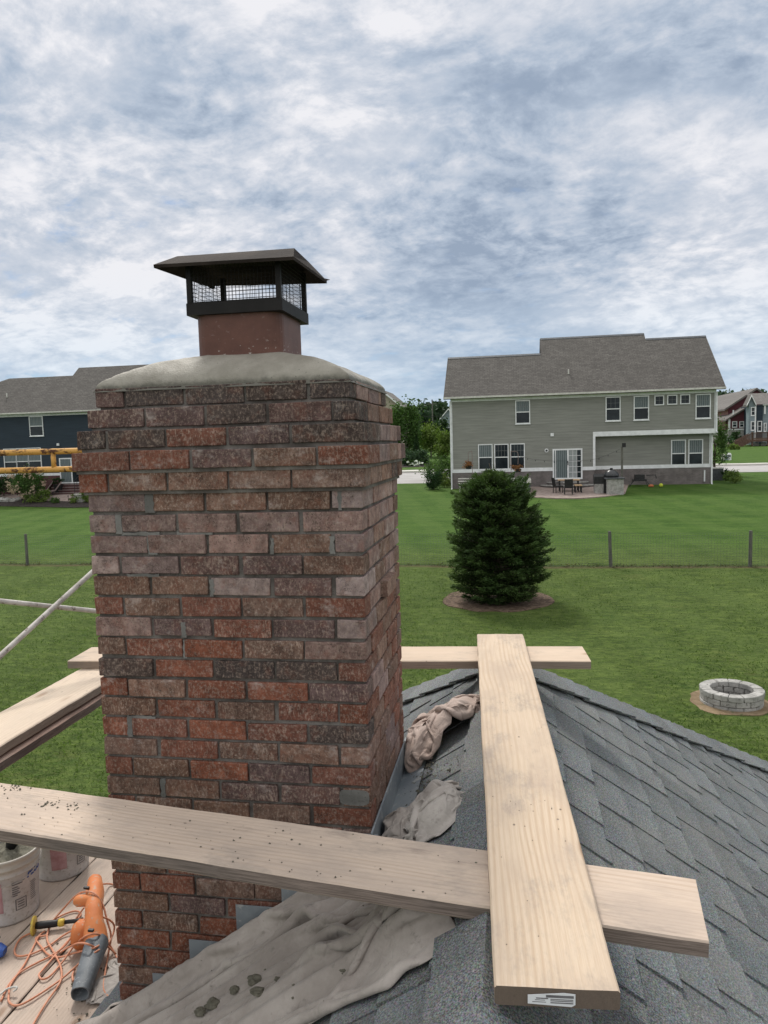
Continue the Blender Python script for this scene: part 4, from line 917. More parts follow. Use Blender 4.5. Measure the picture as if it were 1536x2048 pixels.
# the large cloth: gathered across its width so that long folds run down the slope
na, nb = 104, 110
S, T = np.meshgrid(np.linspace(0, 1, na), np.linspace(0, 1, nb), indexing='ij')
ax_, ay_ = np.array([-.36, -.46]), np.array([1.20, -.36])                 # middle line of the cloth, low end to high end
wid = .86-.34*S-.20*sst((S-.82)/.18); mx = ax_[0]+(ay_[0]-ax_[0])*S; my = ax_[1]+(ay_[1]-ax_[1])*S+.06*np.sin(S*3.1)-.10*sst((S-.8)/.2)
fx0 = mx+.10*(T-.5)*S-.10*(1-S)*(T-.5); fy0 = np.minimum(my-(T-.5)*wid, -.03)
def bigfloor(X, Y):
    z = roofz(X, Y); s_ = np.clip((X+.34)/1.4, 0, 1); yl = -.085-.015*s_
    z = z+.095*np.exp(-((Y-yl)/.05)**2)*(X < .92)*sst((X+.5)/.3)+.07*np.exp(-(((X-1.12)/.10)**2+((Y+.47)/.13)**2))
    for y0_, k_, a_, w__ in ((-.21, .03, .050, .028), (-.325, .05, .062, .034), (-.45, .09, .050, .026), (-.56, .10, .060, .034), (-.70, .16, .045, .03)):
        z = z+a_*np.exp(-((Y-(y0_+k_*s_+.02*np.sin(X*5+y0_*30)))/w__)**2)*sst((X+.4)/.4)*(.65+.5*vnoise(X*3+y0_*9, X*0, 6))
    return z
def chw(P):
    ins = (P[..., 0] < W_+.01) & (P[..., 0] > -.01) & (P[..., 1] > -.012); P[..., 1] = np.where(ins, -.012, P[..., 1]); return P
P0 = np.stack([fx0, fy0, bigfloor(fx0, fy0)+.03+.05*vnoise(S*.9, T*14, 3)+.012*vnoise(S*4, T*22, 8)], -1)
Gc = drape(P0, 1.98/na, 1.30/nb, bigfloor, 180, .30, .55, 7, chw)
cloth_obj('drop_cloth', Gc, M['cloth'], 'large beige drop cloth with mortar lumps, spread below the front plank')
def bundle(px, py, wx, wy, hh, seed, material, label, rot=0., full=1.75, n=58):
    c = onpl(px, py, (XR, 0, ZR), np.array([-SL, 0, 1.])); A_, B_ = np.meshgrid(np.linspace(-1, 1, n), np.linspace(-1, 1, n), indexing='ij')
    ca, sa = math.cos(rot), math.sin(rot)
    def floor(X, Y):
        u_, v_ = (ca*(X-c[0])+sa*(Y-c[1]))/wx, (-sa*(X-c[0])+ca*(Y-c[1]))/wy; q = np.clip(1-(u_**2+v_**2)*1.15, 0, 1)
        return roofz(X, Y)+hh*q**.6*(.55+.75*vnoise(u_*1.7+seed, v_*1.7+seed*2, seed))
    r_ = np.sqrt(A_**2+B_**2)/np.maximum(1e-6, np.maximum(np.abs(A_), np.abs(B_))); A2_, B2_ = A_/r_**.8, B_/r_**.8
    lx = wx*(A2_+.45*(vnoise(A_*2.2+seed, B_*2.2, seed+1)-.5)); ly = wy*(B2_+.45*(vnoise(A_*2.2, B_*2.2+seed, seed+2)-.5))
    X = c[0]+ca*lx-sa*ly; Y = c[1]+sa*lx+ca*ly
    P0 = np.stack([X, Y, floor(X, Y)+.03+.10*vnoise(A_*3+seed, B_*3, seed+3)+.04*vnoise(A_*8, B_*8+seed, seed+4)], -1)
    G_c = drape(P0, 2*wx*full/n, 2*wy*full/n, floor, 90, .22, .6, 6, lambda P: np.stack([np.maximum(P[..., 0], np.where(P[..., 1] < D_+.03, W_+.015, -9)), P[..., 1], P[..., 2]], -1))
    return cloth_obj('drop_cloth', G_c, material, label)
bundle(884, 1482, .235, .135, .125, 3, M['cloth_pink'], 'pinkish brown drop cloth bunched up behind the ridge plank beside the chimney', .95, 1.9, 66)
bundle(868, 1640, .095, .145, .085, 8, M['cloth_pale'], 'pale grey cloth crumpled on the roof beside the ridge plank', .15, 2.1, 56)
bundle(800, 1668, .07, .085, .06, 5, M['cloth'], 'small grey cloth heap tucked against the flashing at the chimney corner', .3, 2.0, 40)
n_ = 46; A_, B_ = np.meshgrid(np.linspace(0, 1, n_), np.linspace(0, 1, n_), indexing='ij')
dfl = lambda X, Y: np.full(np.shape(X), ZD+.004)
P0 = np.stack([-.27-.12*A_*(.7+.6*vnoise(B_*4, A_*2, 3)), .42+.46*B_, ZD+.02+.05*vnoise(A_*4, B_*9, 9)+.02*(1-A_)], -1)
cloth_obj('drop_cloth', drape(P0, .22/n_, .72/n_, dfl, 90, .25, .5), M['cloth_pale'], 'whitish cloth rumpled on the deck between the blower and the chimney')
n_ = 36; A_, B_ = np.meshgrid(np.linspace(0, 1, n_), np.linspace(0, 1, n_), indexing='ij')
# mortar lumps on the large cloth, crumbs everywhere
def cloth_z(x, y):
    i = np.argmin((Gc[..., 0]-x)**2+(Gc[..., 1]-y)**2); return Gc.reshape(-1, 3)[i]
def lump(c, r, seed):
    b = MB(); n1, n2 = 14, 10; V = []
    for i in range(n2+1):
        th_ = math.pi*i/n2
        for j in range(n1):
            ph = 2*math.pi*j/n1; d = np.array([math.sin(th_)*math.cos(ph), math.sin(th_)*math.sin(ph), math.cos(th_)])
            k_ = r*(.65+.7*vnoise(d[0]*2.2+seed+3, d[1]*2.2+d[2]*2+5, seed)); V.append(np.array(c)+d*k_*np.array([1.2, 1, .6]))
    F = [(i*n1+j, i*n1+(j+1) % n1, (i+1)*n1+(j+1) % n1, (i+1)*n1+j) for i in range(n2) for j in range(n1)]
    return b.add(V, F)
lumps = [(505, 1968, .022, 'mortar lump at the top of the row on the large drop cloth'), (515, 1990, .020, 'mortar lump just under the topmost one on the large drop cloth'), (470, 1985, .016, 'flat mortar lump left of the topmost one on the large drop cloth'),
         (430, 2012, .023, 'rounded mortar lump midway down the large drop cloth'), (400, 2032, .018, 'lowest mortar lump on the large drop cloth near the bottom edge'), (555, 1966, .011, 'small mortar lump right of the row on the large drop cloth'), (683, 1955, .008, 'single small mortar lump on the right folds of the large drop cloth')]
def hit_cloth(px, py):
    d = ray(px, py); V = Gc.reshape(-1, 3)-CAM; t = V@d/(d@d); e_ = np.linalg.norm(V-np.outer(t, d), axis=1); e_ = e_+(t)*.02; return Gc.reshape(-1, 3)[np.argmin(e_)]
for i, (px, py, r, lb_) in enumerate(lumps):
    c = hit_cloth(px, py); lump(c+(0, 0, .010), r*.78, i).build('mortar_lump', M['crumb'], None, smooth=False, label=lb_, cat='mortar lump', group='mortar lumps dropped on the large cloth', loc=tuple(c))
cr_ = MB()
def crumb(c, r):
    V = np.array([(1, 0, 0), (-1, 0, 0), (0, 1, 0), (0, -1, 0), (0, 0, .8), (0, 0, -.8)])*r*RNG.uniform(.6, 1.3, (6, 3))+c
    cr_.add(V, [(0, 2, 4), (2, 1, 4), (1, 3, 4), (3, 0, 4), (2, 0, 5), (1, 2, 5), (3, 1, 5), (0, 3, 5)])
for _ in range(90):                              # on the front plank
    px = random.uniform(5, 700) if random.random() < .8 else random.uniform(700, 960); f = random.random(); crumb(fpl(px, 1563+.139*px+6+f*(85+.02*px))+(0, 0, .001), random.choice((.0012, .0015, .002, .002, .0035)))
for cx, cy, nn_, sp in ((25, 1577, 22, 14), (105, 1608, 20, 12), (155, 1612, 14, 14)):
    for _ in range(nn_): crumb(fpl(random.gauss(cx, sp), random.gauss(cy, 4))+(0, 0, .001), random.choice((.002, .003, .004)))
for _ in range(22): crumb(lpl(random.gauss(1060, 40), random.uniform(1300, 1900))+(0, 0, .001), .0016)
for _ in range(90): crumb(onz(random.uniform(85, 235), random.uniform(1880, 2045), ZD)+(0, 0, .003), random.choice((.002, .003, .004, .007)))
for _ in range(520):                              # along the chimney side on the shingles
    y = random.uniform(.02, .75); x = W_+.02+abs(random.gauss(0, .07)); crumb(np.array([x, y, zl_(x)+.014]), random.choice((.003, .004, .005, .008)))
for _ in range(120):
    x = random.uniform(W_+.02, 1.2); y = random.uniform(.1, .9); crumb(np.array([x, y, zl_(x)+.014]), .003)
for _ in range(90): i, j = RNG.integers(5, na-6), RNG.integers(3, nb-4); crumb(Gc[i, j]+(0, 0, .003), random.choice((.002, .003, .005)))
cr_.build('mortar_crumbs', M['crumb'], None, kind='stuff')

# ------------------------------------------------------------------ foliage
def rot_rand(n):
    q = RNG.normal(size=(n, 4)); q /= np.linalg.norm(q, axis=1)[:, None]; a, b, c, d = q.T
    return np.stack([np.stack([1-2*(c*c+d*d), 2*(b*c-a*d), 2*(b*d+a*c)], -1), np.stack([2*(b*c+a*d), 1-2*(b*b+d*d), 2*(c*d-a*b)], -1), np.stack([2*(b*d-a*c), 2*(c*d+a*b), 1-2*(b*b+c*c)], -1)], 1)
def leaves(b, P, size, aspect=.55, lo=.75, hi=1.25):
    n = len(P); R_ = rot_rand(n); s = size*RNG.uniform(.6, 1.35, n)
    base = np.array([(-.5, 0, 0), (0, -.5*aspect, .08), (.5, 0, 0), (0, .5*aspect, .08)])
    V = P[:, None, :]+np.einsum('nij,kj->nki', R_, base)*s[:, None, None]
    t = RNG.uniform(lo, hi, n); col = np.ones((n*4, 4)); col[:, :3] = np.repeat(t, 4)[:, None]
    b.bulk(V.reshape(-1, 3), 4, col)
def crown_pts(c, rx, ry, rz, n, clumps=14, spread=.42, shell=.55, squash=0.):
    """points in clumps spread through an ellipsoid"""
    u = RNG.normal(size=(clumps, 3)); u /= np.linalg.norm(u, axis=1)[:, None]; u *= RNG.uniform(shell, .92, clumps)[:, None]
    k = RNG.integers(0, clumps, n); v = RNG.normal(size=(n, 3))*spread*.5; p = u[k]+v
    return np.array(c)+p*np.array([rx, ry, rz])*.95
def shrub(name, base, w, hgt, leafm, label, cat='shrub', group=None, n=1400, leaf=.09, clumps=16, stem=True, d=None, trunk=0., tint=(.7, 1.3), bark='bark', spread=.42):
    base = np.array(base, float); t = thing(name, base, label, cat, group); d = d or w
    c = base+np.array([0, 0, trunk+(hgt-trunk)*.5]); b = MB()
    leaves(b, crown_pts(c, w/2, d/2, (hgt-trunk)/2, n, clumps, spread), leaf, .6, *tint)
    b.build('crown' if trunk else 'foliage', M[leafm], t, tint=True)
    if stem:
        s_ = MB(); th_ = trunk+(hgt-trunk)*.45; r = max(.02, hgt*.018)
        s_.tube([base-(0, 0, .1), base+(0, 0, th_*.5), base+(.02*w, 0, th_)], [r*1.3, r, r*.5], 8)
        for i in range(6):
            a = random.uniform(0, 6.28); z0 = max(.05, th_*random.uniform(.55, .95)); s_.tube([base+(0, 0, z0), base+(w*.18*math.cos(a), d*.18*math.sin(a), z0+hgt*.10), base+(w*.33*math.cos(a), d*.33*math.sin(a), z0+hgt*.22)], [r*.5, r*.35, r*.15], 6)
        s_.build('trunk' if trunk else 'stem', M[bark], t)
    return t
# the spruce in the yard
sb = gp(1000, 1203); spr = thing('spruce_tree', sb, 'dense dark green spruce with a broad rounded body in a ring of bark mulch', 'tree')
sheet('mulch_ring', wob_circle(gp(996, 1199), 1.62, 48, .06, 5), M['mulch'], .02)
MB().tube([sb-(0, 0, .1), sb+(0, 0, 1.5), sb+(.03, 0, 3.0), sb+(-.25, 0, 3.95)], [.11, .085, .045, .01], 10).build('trunk', M['bark'], spr)
Hs = 3.95; prof_t = [0, .04, .12, .22, .40, .60, .74, .82, .88, .94, 1.0]; prof_r = [.80, 1.14, 1.34, 1.43, 1.38, 1.26, 1.13, .92, .60, .26, .04]
sp = MB(); tw = MB()
for i in range(520):
    t_ = random.random()**.85*.97+.02; a = random.uniform(0, 2*math.pi); lean = -.16*t_ if t_ > .6 else 0
    rmax = float(np.interp(t_, prof_t, prof_r))*random.uniform(.80, 1.06)
    o = sb+np.array([lean*1.2, 0, Hs*t_*.93-.05]); up = .10+.55*t_**2
    tip = o+np.array([math.cos(a)*rmax, math.sin(a)*rmax, rmax*up*random.uniform(.3, 1.3)+.08])
    if t_ < .12: tip[2] = max(tip[2], sb[2]+.10)
    mid = (o+tip)/2+(0, 0, -.07*rmax); L_ = np.linalg.norm(tip-o)
    tw.tube([o, mid, tip], [.014, .009, .003], 4, False)
    k = int(40+165*L_); s = RNG.uniform(.12, 1.03, k)**.75
    Pq = (1-s)[:, None]**2*o+2*((1-s)*s)[:, None]*mid+(s**2)[:, None]*tip
    dr = (tip-o)/L_; side = np.cross(dr, (0, 0, 1)); side /= np.linalg.norm(side)
    wd = .30*np.sin(np.pi*np.clip(s, .05, .98))**.6*min(1, L_); off_ = RNG.uniform(-1, 1, k)*wd
    Pq = Pq+off_[:, None]*side+RNG.normal(size=(k, 3))*.028-np.abs(off_)[:, None]*np.array([0, 0, .22])
    dirs = dr*.8+side*np.sign(off_)[:, None]*.62+RNG.normal(size=(k, 3))*.30+np.array([0, 0, .18]); dirs /= np.linalg.norm(dirs, axis=1)[:, None]
    ln = RNG.uniform(.045, .105, k); wv = np.cross(dirs, RNG.normal(size=(k, 3))); wv /= np.linalg.norm(wv, axis=1)[:, None]; wv *= RNG.uniform(.010, .018, k)[:, None]
    V = np.stack([Pq-wv, Pq+wv, Pq+dirs*ln[:, None]+wv*.3, Pq+dirs*ln[:, None]-wv*.3], 1)
    cv_ = np.ones((k*4, 4)); cv_[:, :3] = np.repeat(RNG.uniform(.7, 1.15, k)+.55*(s > .9), 4)[:, None]; sp.bulk(V.reshape(-1, 3), 4, cv_)
for i in range(5):
    a = random.uniform(0, 6.28); o = sb+(random.uniform(-.55, .35), 0, Hs*random.uniform(.82, .9)); tip = o+np.array([random.uniform(-.12, .12), 0, random.uniform(.2, .42)]); k = 70; s = RNG.uniform(0, 1, k)
    Pq = o+(tip-o)*s[:, None]; dirs = np.array([0, 0, .9])+RNG.normal(size=(k, 3))*.6; dirs /= np.linalg.norm(dirs, axis=1)[:, None]; ln = .10*(1.1-s*.6); wv = np.cross(dirs, RNG.normal(size=(k, 3))); wv /= np.linalg.norm(wv, axis=1)[:, None]; wv *= .009
    V = np.stack([Pq-wv, Pq+wv, Pq+dirs*ln[:, None]+wv*.3, Pq+dirs*ln[:, None]-wv*.3], 1); sp.bulk(V.reshape(-1, 3), 4, np.ones((k*4, 4)))
sp.build('crown', M['leaf_spruce'], spr, tint=True); tw.build('branches', M['bark'], spr)

# ------------------------------------------------------------------ fire pit
pc = gp(1463, 1405); sheet('dirt_ring', wob_circle(pc+(-.05, -.03, 0), .66, 40, .10, 9), M['dirt'], .018)
pit = thing('fire_pit', pc, 'round grey stone block fire pit on the lawn beside the roof', 'fire pit')
R_o, R_i = .505, .355
for lv in range(3):
    b = MB(); nb_ = 13; z0 = pc[2]-.03+lv*.098; z1 = z0+.094; ro, ri = (R_o, R_i) if lv < 2 else (R_o+.012, R_i-.01)
    for i in range(nb_):
        a0, a1 = 2*math.pi*(i+.5*(lv % 2)+.02)/nb_, 2*math.pi*(i+.5*(lv % 2)+.98)/nb_; pts = []
        j_ = random.uniform(-.006, .006); zz = random.uniform(-.004, .004)
        for r_, aa in ((ri+j_, np.linspace(a0, a1, 4)), (ro+j_, np.linspace(a1, a0, 4))):
            for a in aa: pts.append((pc[0]+r_*math.cos(a)+random.uniform(-.004, .004), pc[1]+r_*math.sin(a)+random.uniform(-.004, .004), z0+zz))
        b.prism(pts[::-1], (0, 0, z1-z0), None)
    o = b.build('capstones' if lv == 2 else 'block_course', M['stone'], pit); md = o.modifiers.new('b', 'BEVEL'); md.width = .012; md.segments = 2
lb2 = MB(); lb2.lathe([(0, .0), (R_i+.02, .0)], (pc[0], pc[1], pc[2]+.03), 24).build('ash_bed', M['mulch_dark'], pit)
MB().box(pc+(-.10, -.12, .04), pc+(-.04, -.09, .10)).build('paper_scrap', M['white'], None, label='small white scrap lying inside the stone fire pit', cat='scrap', loc=tuple(pc+(-.07, -.1, .04)))

# ------------------------------------------------------------------ wire fence
fy_ = lambda x: 25.35-.024*x
fx = [-18.45-4.62*k for k in (2, 1)]+[-18.45, -13.8, -9.15, -4.5, .1, 4.70, 9.27, 13.9]
fe = thing('wire_fence', (4.70, fy_(4.70), -4.5), 'see-through wire mesh fence on thin dark wooden posts across the lawns', 'fence')
for i, x in enumerate(fx):
    y = fy_(x); z = float(h(x, y)); tl = .05 if i % 3 == 1 else -.01
    MB().tube([(x, y, z-.1), (x-tl*.6, y, z+.6), (x-tl, y, z+1.27)], [.062, .058, .055], 10).build('post', M['post'], fe, smooth=False)
fw = MB(); X = np.arange(fx[0], fx[-1], .10)
def thin(A_, B_, r):
    d = B_-A_; n1_ = np.cross(d, (0, 1., 0)); n1_ /= np.linalg.norm(n1_); fw.add([A_-n1_*r, A_+n1_*r, B_+n1_*r, B_-n1_*r], [(0, 1, 2, 3)]); fw.add([A_-(0, r, 0), A_+(0, r, 0), B_+(0, r, 0), B_-(0, r, 0)], [(0, 1, 2, 3)])
for x in X: y = fy_(x)-.06; z = float(h(x, y)); thin(np.array([x, y, z+.02]), np.array([x, y, z+1.2]), .0024)
for zz in np.linspace(.04, 1.2, 14):
    for i in range(len(fx)-1):
        a, c = (np.array([q, fy_(q)-.06, float(h(q, fy_(q)))+zz]) for q in fx[i:i+2]); thin(a, c, .0026)
fw.build('wire_mesh', M['wire'], fe)
gr_ = MB(); n = 5200; x = RNG.uniform(-26, 15, n); dn_ = vnoise(x*.9, x*0, 4)*vnoise(x*3.1, x*0, 7); keep = RNG.random(n) < dn_*1.6; x = x[keep]; y = 25.35-.024*x+RNG.normal(size=len(x))*.10-.02
leaves(gr_, np.stack([x, y, h(x, y)+RNG.uniform(.0, .10, len(x))], -1), .13, .14, .5, 1.2)
gr_.build('dry_grass', mat('dry_grass', m_leaf((.10, .075, .040), (.075, .085, .030), .1)), None, kind='stuff', tint=True)

gt_ = MB(); n = 90000; dpt = 5.5+20*RNG.random(n)**1.35; ang = RNG.uniform(-.56, .52, n)-.17; x = CAM[0]+dpt*np.tan(ang)*1.1; y = CAM[1]+dpt+1.5; ok = (y < 24.6) & (np.hypot(x-pc[0], y-pc[1]) > .8) & (np.hypot(x-.95, y-19.2) > 1.6) & ~((x > -1) & (x < 5) & (y < 6)); x, y = x[ok], y[ok]
n = len(x); cl_ = vnoise(x*.8, y*1.6, 2)*.5+vnoise(x*3.2, y*5, 5)*.5; P_ = np.stack([x, y, h(x, y)+.012], -1); a = RNG.uniform(0, 6.28, n); wd_v = np.stack([np.cos(a), np.sin(a), 0*a], -1)*RNG.uniform(.006, .014, n)[:, None]; tp_ = np.stack([RNG.normal(size=n)*.025, RNG.normal(size=n)*.025, RNG.uniform(.012, .04, n)], -1)
V = np.stack([P_-wd_v, P_+wd_v, P_+tp_+wd_v*.3, P_+tp_-wd_v*.3], 1); c4 = np.ones((n*4, 4)); c4[:, :3] = np.repeat(.88+.45*(cl_-.4)+.12*RNG.normal(size=n), 4)[:, None]; gt_.bulk(V.reshape(-1, 3), 4, c4)
gt_.build('grass_tufts', mat('grass_blades', m_leaf((.058, .104, .019), (.100, .150, .035), .3)), None, kind='stuff', tint=True)

# ------------------------------------------------------------------ houses: helpers
def lap_wall(b, x0, x1, z0, z1, Y, ex=.185, out=.016):
    z = z0
    while z < z1-.01:
        t = min(z+ex, z1); b.add([(x0, Y-out, z), (x1, Y-out, z), (x1, Y, t), (x0, Y, t)], [(0, 1, 2, 3)]); b.add([(x0, Y, z), (x1, Y, z), (x1, Y-out, z), (x0, Y-out, z)], [(0, 1, 2, 3)]); z = t
def rect(px0, py0, px1, py1, Y): a, c = ony(px0, py1, Y), ony(px1, py0, Y); return a[0], a[2], c[0], c[2]
def window(parent, x0, z0, x1, z1, Y, cols=3, rows=2, split=True, blind_top=True, lower='glass', frame=.062, grid=True, sill=True):
    """white framed window standing proud of wall plane Y (towards -Y): > sash pane, muntins"""
    f = MB(); y0, y1 = Y-.075, Y+.02; fr_ = frame
    f.box((x0, y0, z0), (x0+fr_, y1, z1)); f.box((x1-fr_, y0, z0), (x1, y1, z1)); f.box((x0+fr_, y0+.002, z1-fr_), (x1-fr_, y1, z1)); f.box((x0+fr_, y0+.002, z0), (x1-fr_, y1, z0+fr_))
    zm = (z0+z1)/2
    if split: f.box((x0+fr_, y0+.012, zm-.03), (x1-fr_, y1, zm+.03))
    if sill: f.box((x0-.03, y0-.03, z0-.05), (x1+.03, y1, z0-.002))
    w_ = f.build('window', M['white'], parent)
    def pane(za, zb, mm): MB().box((x0+fr_*.5, Y-.034, za), (x1-fr_*.5, Y+.01, zb)).build('pane', M[mm], w_)
    if split: pane(zm, z1-fr_*.5, 'glass_blind' if blind_top else 'glass'); pane(z0+fr_*.5, zm, lower)
    else: pane(z0+fr_*.5, z1-fr_*.5, 'glass_blind' if blind_top else lower)
    if grid:
        g_ = MB(); zt0, zt1 = (zm+.03, z1-fr_) if split else (z0+fr_, z1-fr_)
        for i in range(1, cols): xx = x0+fr_+(x1-x0-2*fr_)*i/cols; g_.box((xx-.007, Y-.044, zt0), (xx+.007, Y-.0345, zt1))
        for i in range(1, rows): zz = zt0+(zt1-zt0)*i/rows; g_.box((x0+fr_, Y-.0445, zz-.007), (x1-fr_, Y-.0347, zz+.007))
        g_.build('muntins', M['muntin'], w_)
    return w_
def downspout(parent, x, z0, z1, Y): MB().box((x-.045, Y-.10, z0), (x+.045, Y-.02, z1)).tube([(x, Y-.06, z0+.05), (x, Y-.10, z0), (x, Y-.30, z0-.05)], .045, 8).build('downspout', M['white'], parent)
def gable_roof(b, x0, x1, Ye, ze, Yr, zr, Yb, zb, th=.16):
    """roof running along X, eave at (Ye,ze), ridge (Yr,zr), back eave (Yb,zb)"""
    for (ya, za), (yb, zb_) in (((Ye, ze), (Yr, zr)), ((Yr, zr), (Yb, zb))):
        b.hexa(np.array([(x0, ya, za-th), (x0, ya, za), (x0, yb, zb_-th), (x0, yb, zb_), (x1, ya, za-th), (x1, ya, za), (x1, yb, zb_-th), (x1, yb, zb_)]))

# ------------------------------------------------------------------ grey house
G_ = 50.; gA = lambda px, py, dY=0.: ony(px, py, G_+dY)
gx0, gx1 = gA(903, 900)[0], gA(1431, 900)[0]; zE = gA(1170, 786)[2]-.02; zB = -3.30; zBand = gA(1000, 944)[2]; zOv = (gA(1190, 874)[2]+gA(1425, 865)[2])/2; xR = gA(1188, 900)[0]
gh = thing('grey_house', ((gx0+gx1)/2, G_, zB), 'two-storey grey sided house with brown shingle roof, white trim and patio behind the spruce', 'house')
wl = MB(); lap_wall(wl, gx0, gx1, zOv, zE, G_); lap_wall(wl, gx0, xR, zBand, zOv, G_); lap_wall(wl, xR, gx1-.12, zBand, zOv, G_+.62)
wl.box((gx0, G_+.03, zB), (gx1, G_+9.5, zE)) if False else None
wl.box((gx0+.01, G_+.7, zB), (gx1-.01, G_+9.4, zE)); wl.add([(gx0, G_, zB), (gx0, G_+9.5, zB), (gx0, G_+9.5, zE), (gx0, G_, zE)], [(0, 1, 2, 3)]); wl.add([(gx1, G_, zOv), (gx1, G_+9.5, zOv), (gx1, G_+9.5, zE), (gx1, G_, zE)], [(0, 1, 2, 3)])
yr0 = gA(1300, 786)
Yr1, Yr2, Yr3 = G_+3.75, G_+4.75, G_+4.45
zr1 = (ony(901, 717, Yr1)[2]+ony(1077, 707, Yr1)[2])/2; slope_ = (zr1-zE)/(Yr1-G_+.45)
n_pl = np.array([0, -slope_, 1.]); p_pl = (0, G_-.45, zE+.06); slope_ = (zr1-zE-.06)/(Yr1-G_+.45); n_pl = np.array([0, -slope_, 1.]); q2_, q3_ = onpl(1183, 672.5, p_pl, n_pl), onpl(1352, 675, p_pl, n_pl); Yr2, Yr3 = q2_[1], q3_[1]; zr2, zr3 = q2_[2], q3_[2]
zr2_ = (ony(1080, 677, Yr2)[2]+ony(1286, 668, Yr2)[2])/2; zr3_ = (ony(1290, 677, Yr3)[2]+ony(1414, 673, Yr3)[2])/2
for xg, yr_, zr_ in ((gx0+.005, Yr1, zr1), (gx1-.005, Yr3, zr3)): wl.add([(xg, G_, zE), (xg, G_+9.5, zE), (xg, yr_, zr_-.15)], [(0, 1, 2)])
wl.build('wall', M['siding_grey'], gh)
ba = MB(); ba.box((gx0-.02, G_-.03, zB-.3), (xR+.02, G_+.2, zBand)); ba.box((xR+.021, G_+.59, zB-.3), (gx1-.13, G_+.9, zBand)); ba.box((gx0-.018, G_+.2, zB-.3), (gx0+.3, G_+9.5, zBand)); ba.build('brick_base', M['wain'], gh)
tr = MB(); hb = .235
tr.box((gx0-.03, G_-.055, zBand), (gA(1105, 930)[0], G_+.0, zBand+hb)); tr.box((gA(1165, 930)[0], G_-.055, zBand), (xR-.07, G_, zBand+hb)); tr.box((xR+.09, G_+.56, zBand), (gx1-.13, G_+.60, zBand+hb))
tr.box((xR-.07, G_-.06, zBand), (xR+.085, G_+.60, zOv-.0)); tr.box((xR-.07, G_-.058, zOv), (gx1+.03, G_+.0, zOv+.30)); tr.box((xR-.07, G_, zOv-.02), (gx1+.02, G_+.6, zOv-.003))
tr.box((gx0-.03, G_-.04, zBand+hb), (gx0+.10, G_-.001, zE-.25)); tr.box((gx1-.10, G_-.04, zOv+.30), (gx1+.03, G_-.001, zE-.25)); tr.box((gx1-.24, G_+.58, zBand+hb), (gx1-.12, G_+.61, zOv-.03)); tr.box((gx0-.01, G_-.03, zE-.26), (gx1+.01, G_, zE-.02))
tr.build('white_trim', M['white'], gh)
rf = MB(); gl, grr = gA(888, 796)[0], gA(1448, 779)[0]; xs1, xs2 = ony(1079, 690, Yr2)[0], ony(1288, 672, Yr2)[0]
gable_roof(rf, gl, xs1+.02, G_-.45, zE+.06, Yr1, zr1, G_+10, zE)
gable_roof(rf, xs1+.021, xs2, G_-.452, zE+.061, Yr2, zr2, G_+10, zE); gable_roof(rf, xs2+.002, grr, G_-.45, zE+.06, Yr3, zr3, G_+10, zE)
roofg = rf.build('roof', M['roof_brown'], gh)
cp_ = MB()
for xa, xb, yr_, zr_ in ((gl, xs1, Yr1, zr1), (xs1+.05, xs2, Yr2, zr2), (xs2+.02, grr, Yr3, zr3)): cp_.hexa(np.array([(xa, yr_-.16, zr_-.13), (xa, yr_-.16, zr_-.08), (xa, yr_+.02, zr_-.0), (xa, yr_+.02, zr_+.05), (xb, yr_-.16, zr_-.13), (xb, yr_-.16, zr_-.08), (xb, yr_+.02, zr_), (xb, yr_+.02, zr_+.05)]))
cp_.build('ridge_cap', M['darkgrey'], roofg)
vs = onpl(1137, 748, (0, G_-.45, zE+.06), np.array([0, -slope_, 1.])); MB().tube([vs, vs+(0, 0, .32)], .05, 10).build('vent_pipe', M['white_dirty'], roofg)
gu = MB(); gu.box((gl, G_-.57, zE-.06), (grr, G_-.452, zE+.055)); gu.box((gl+.1, G_-.45, zE-.07), (grr-.1, G_+.0, zE-.05)); gu.build('gutter', M['white_dirty'], gh)
downspout(gh, gx0-.02, -3.2, zE-.2, G_-.03); downspout(gh, gx1+.02, zOv+.1, zE-.2, G_-.03); downspout(gh, gx1-.10, -3.2, zOv-.15, G_+.55)
MB().tube([(gx1+.02, G_-.07, zOv+.12), (gx1+.0, G_+.2, zOv-.06), (gx1-.10, G_+.49, zOv-.14)], .045, 8).build('downspout', M['white'], gh)
for r_, bt_ in (((1031, 800, 1060, 848), True), ((1211, 793, 1241, 842.5), False), ((1267, 791, 1298, 840.5), True), ((1390.5, 787.5, 1421.5, 837.5), True)): window(gh, *rect(*r_, G_), G_, blind_top=bt_)
for r_ in ((1308.5, 790.5, 1328, 811), (1334, 789.3, 1354.2, 809.8), (1360, 788.3, 1380, 808.8)): window(gh, *rect(*r_, G_), G_, cols=2, rows=2, split=False, blind_top=False, sill=False)
for r_, bt_ in (((957, 888, 985, 941.5), True), ((989, 887.5, 1017, 941), False), ((1021, 886.5, 1049.5, 940.5), False)): window(gh, *rect(*r_, G_), G_, cols=4, blind_top=bt_, sill=False)
for r_ in ((1341.5, 879, 1371.5, 935), (1376, 878, 1406, 934)): window(gh, *rect(*r_, G_+.62), G_+.62, blind_top=True, sill=False)
x0, z0, x1, z1 = rect(1105.5, 896.5, 1164.7, 959, G_); z0 = max(z0, zB+.38)
f = MB(); f.box((x0, G_-.07, z0), (x0+.10, G_+.02, z1)); f.box((x1-.10, G_-.07, z0), (x1, G_+.02, z1)); f.box((x0+.1, G_-.068, z1-.10), (x1-.1, G_+.02, z1)); f.box((x0+.1, G_-.068, z0), (x1-.1, G_+.02, z0+.1)); xm = (x0+x1)/2+.03; f.box((xm-.05, G_-.065, z0+.1), (xm+.05, G_+.02, z1-.1)); f.box((x0+.17, G_-.06, z0+.1), (x0+.22, G_+.01, z1-.1))
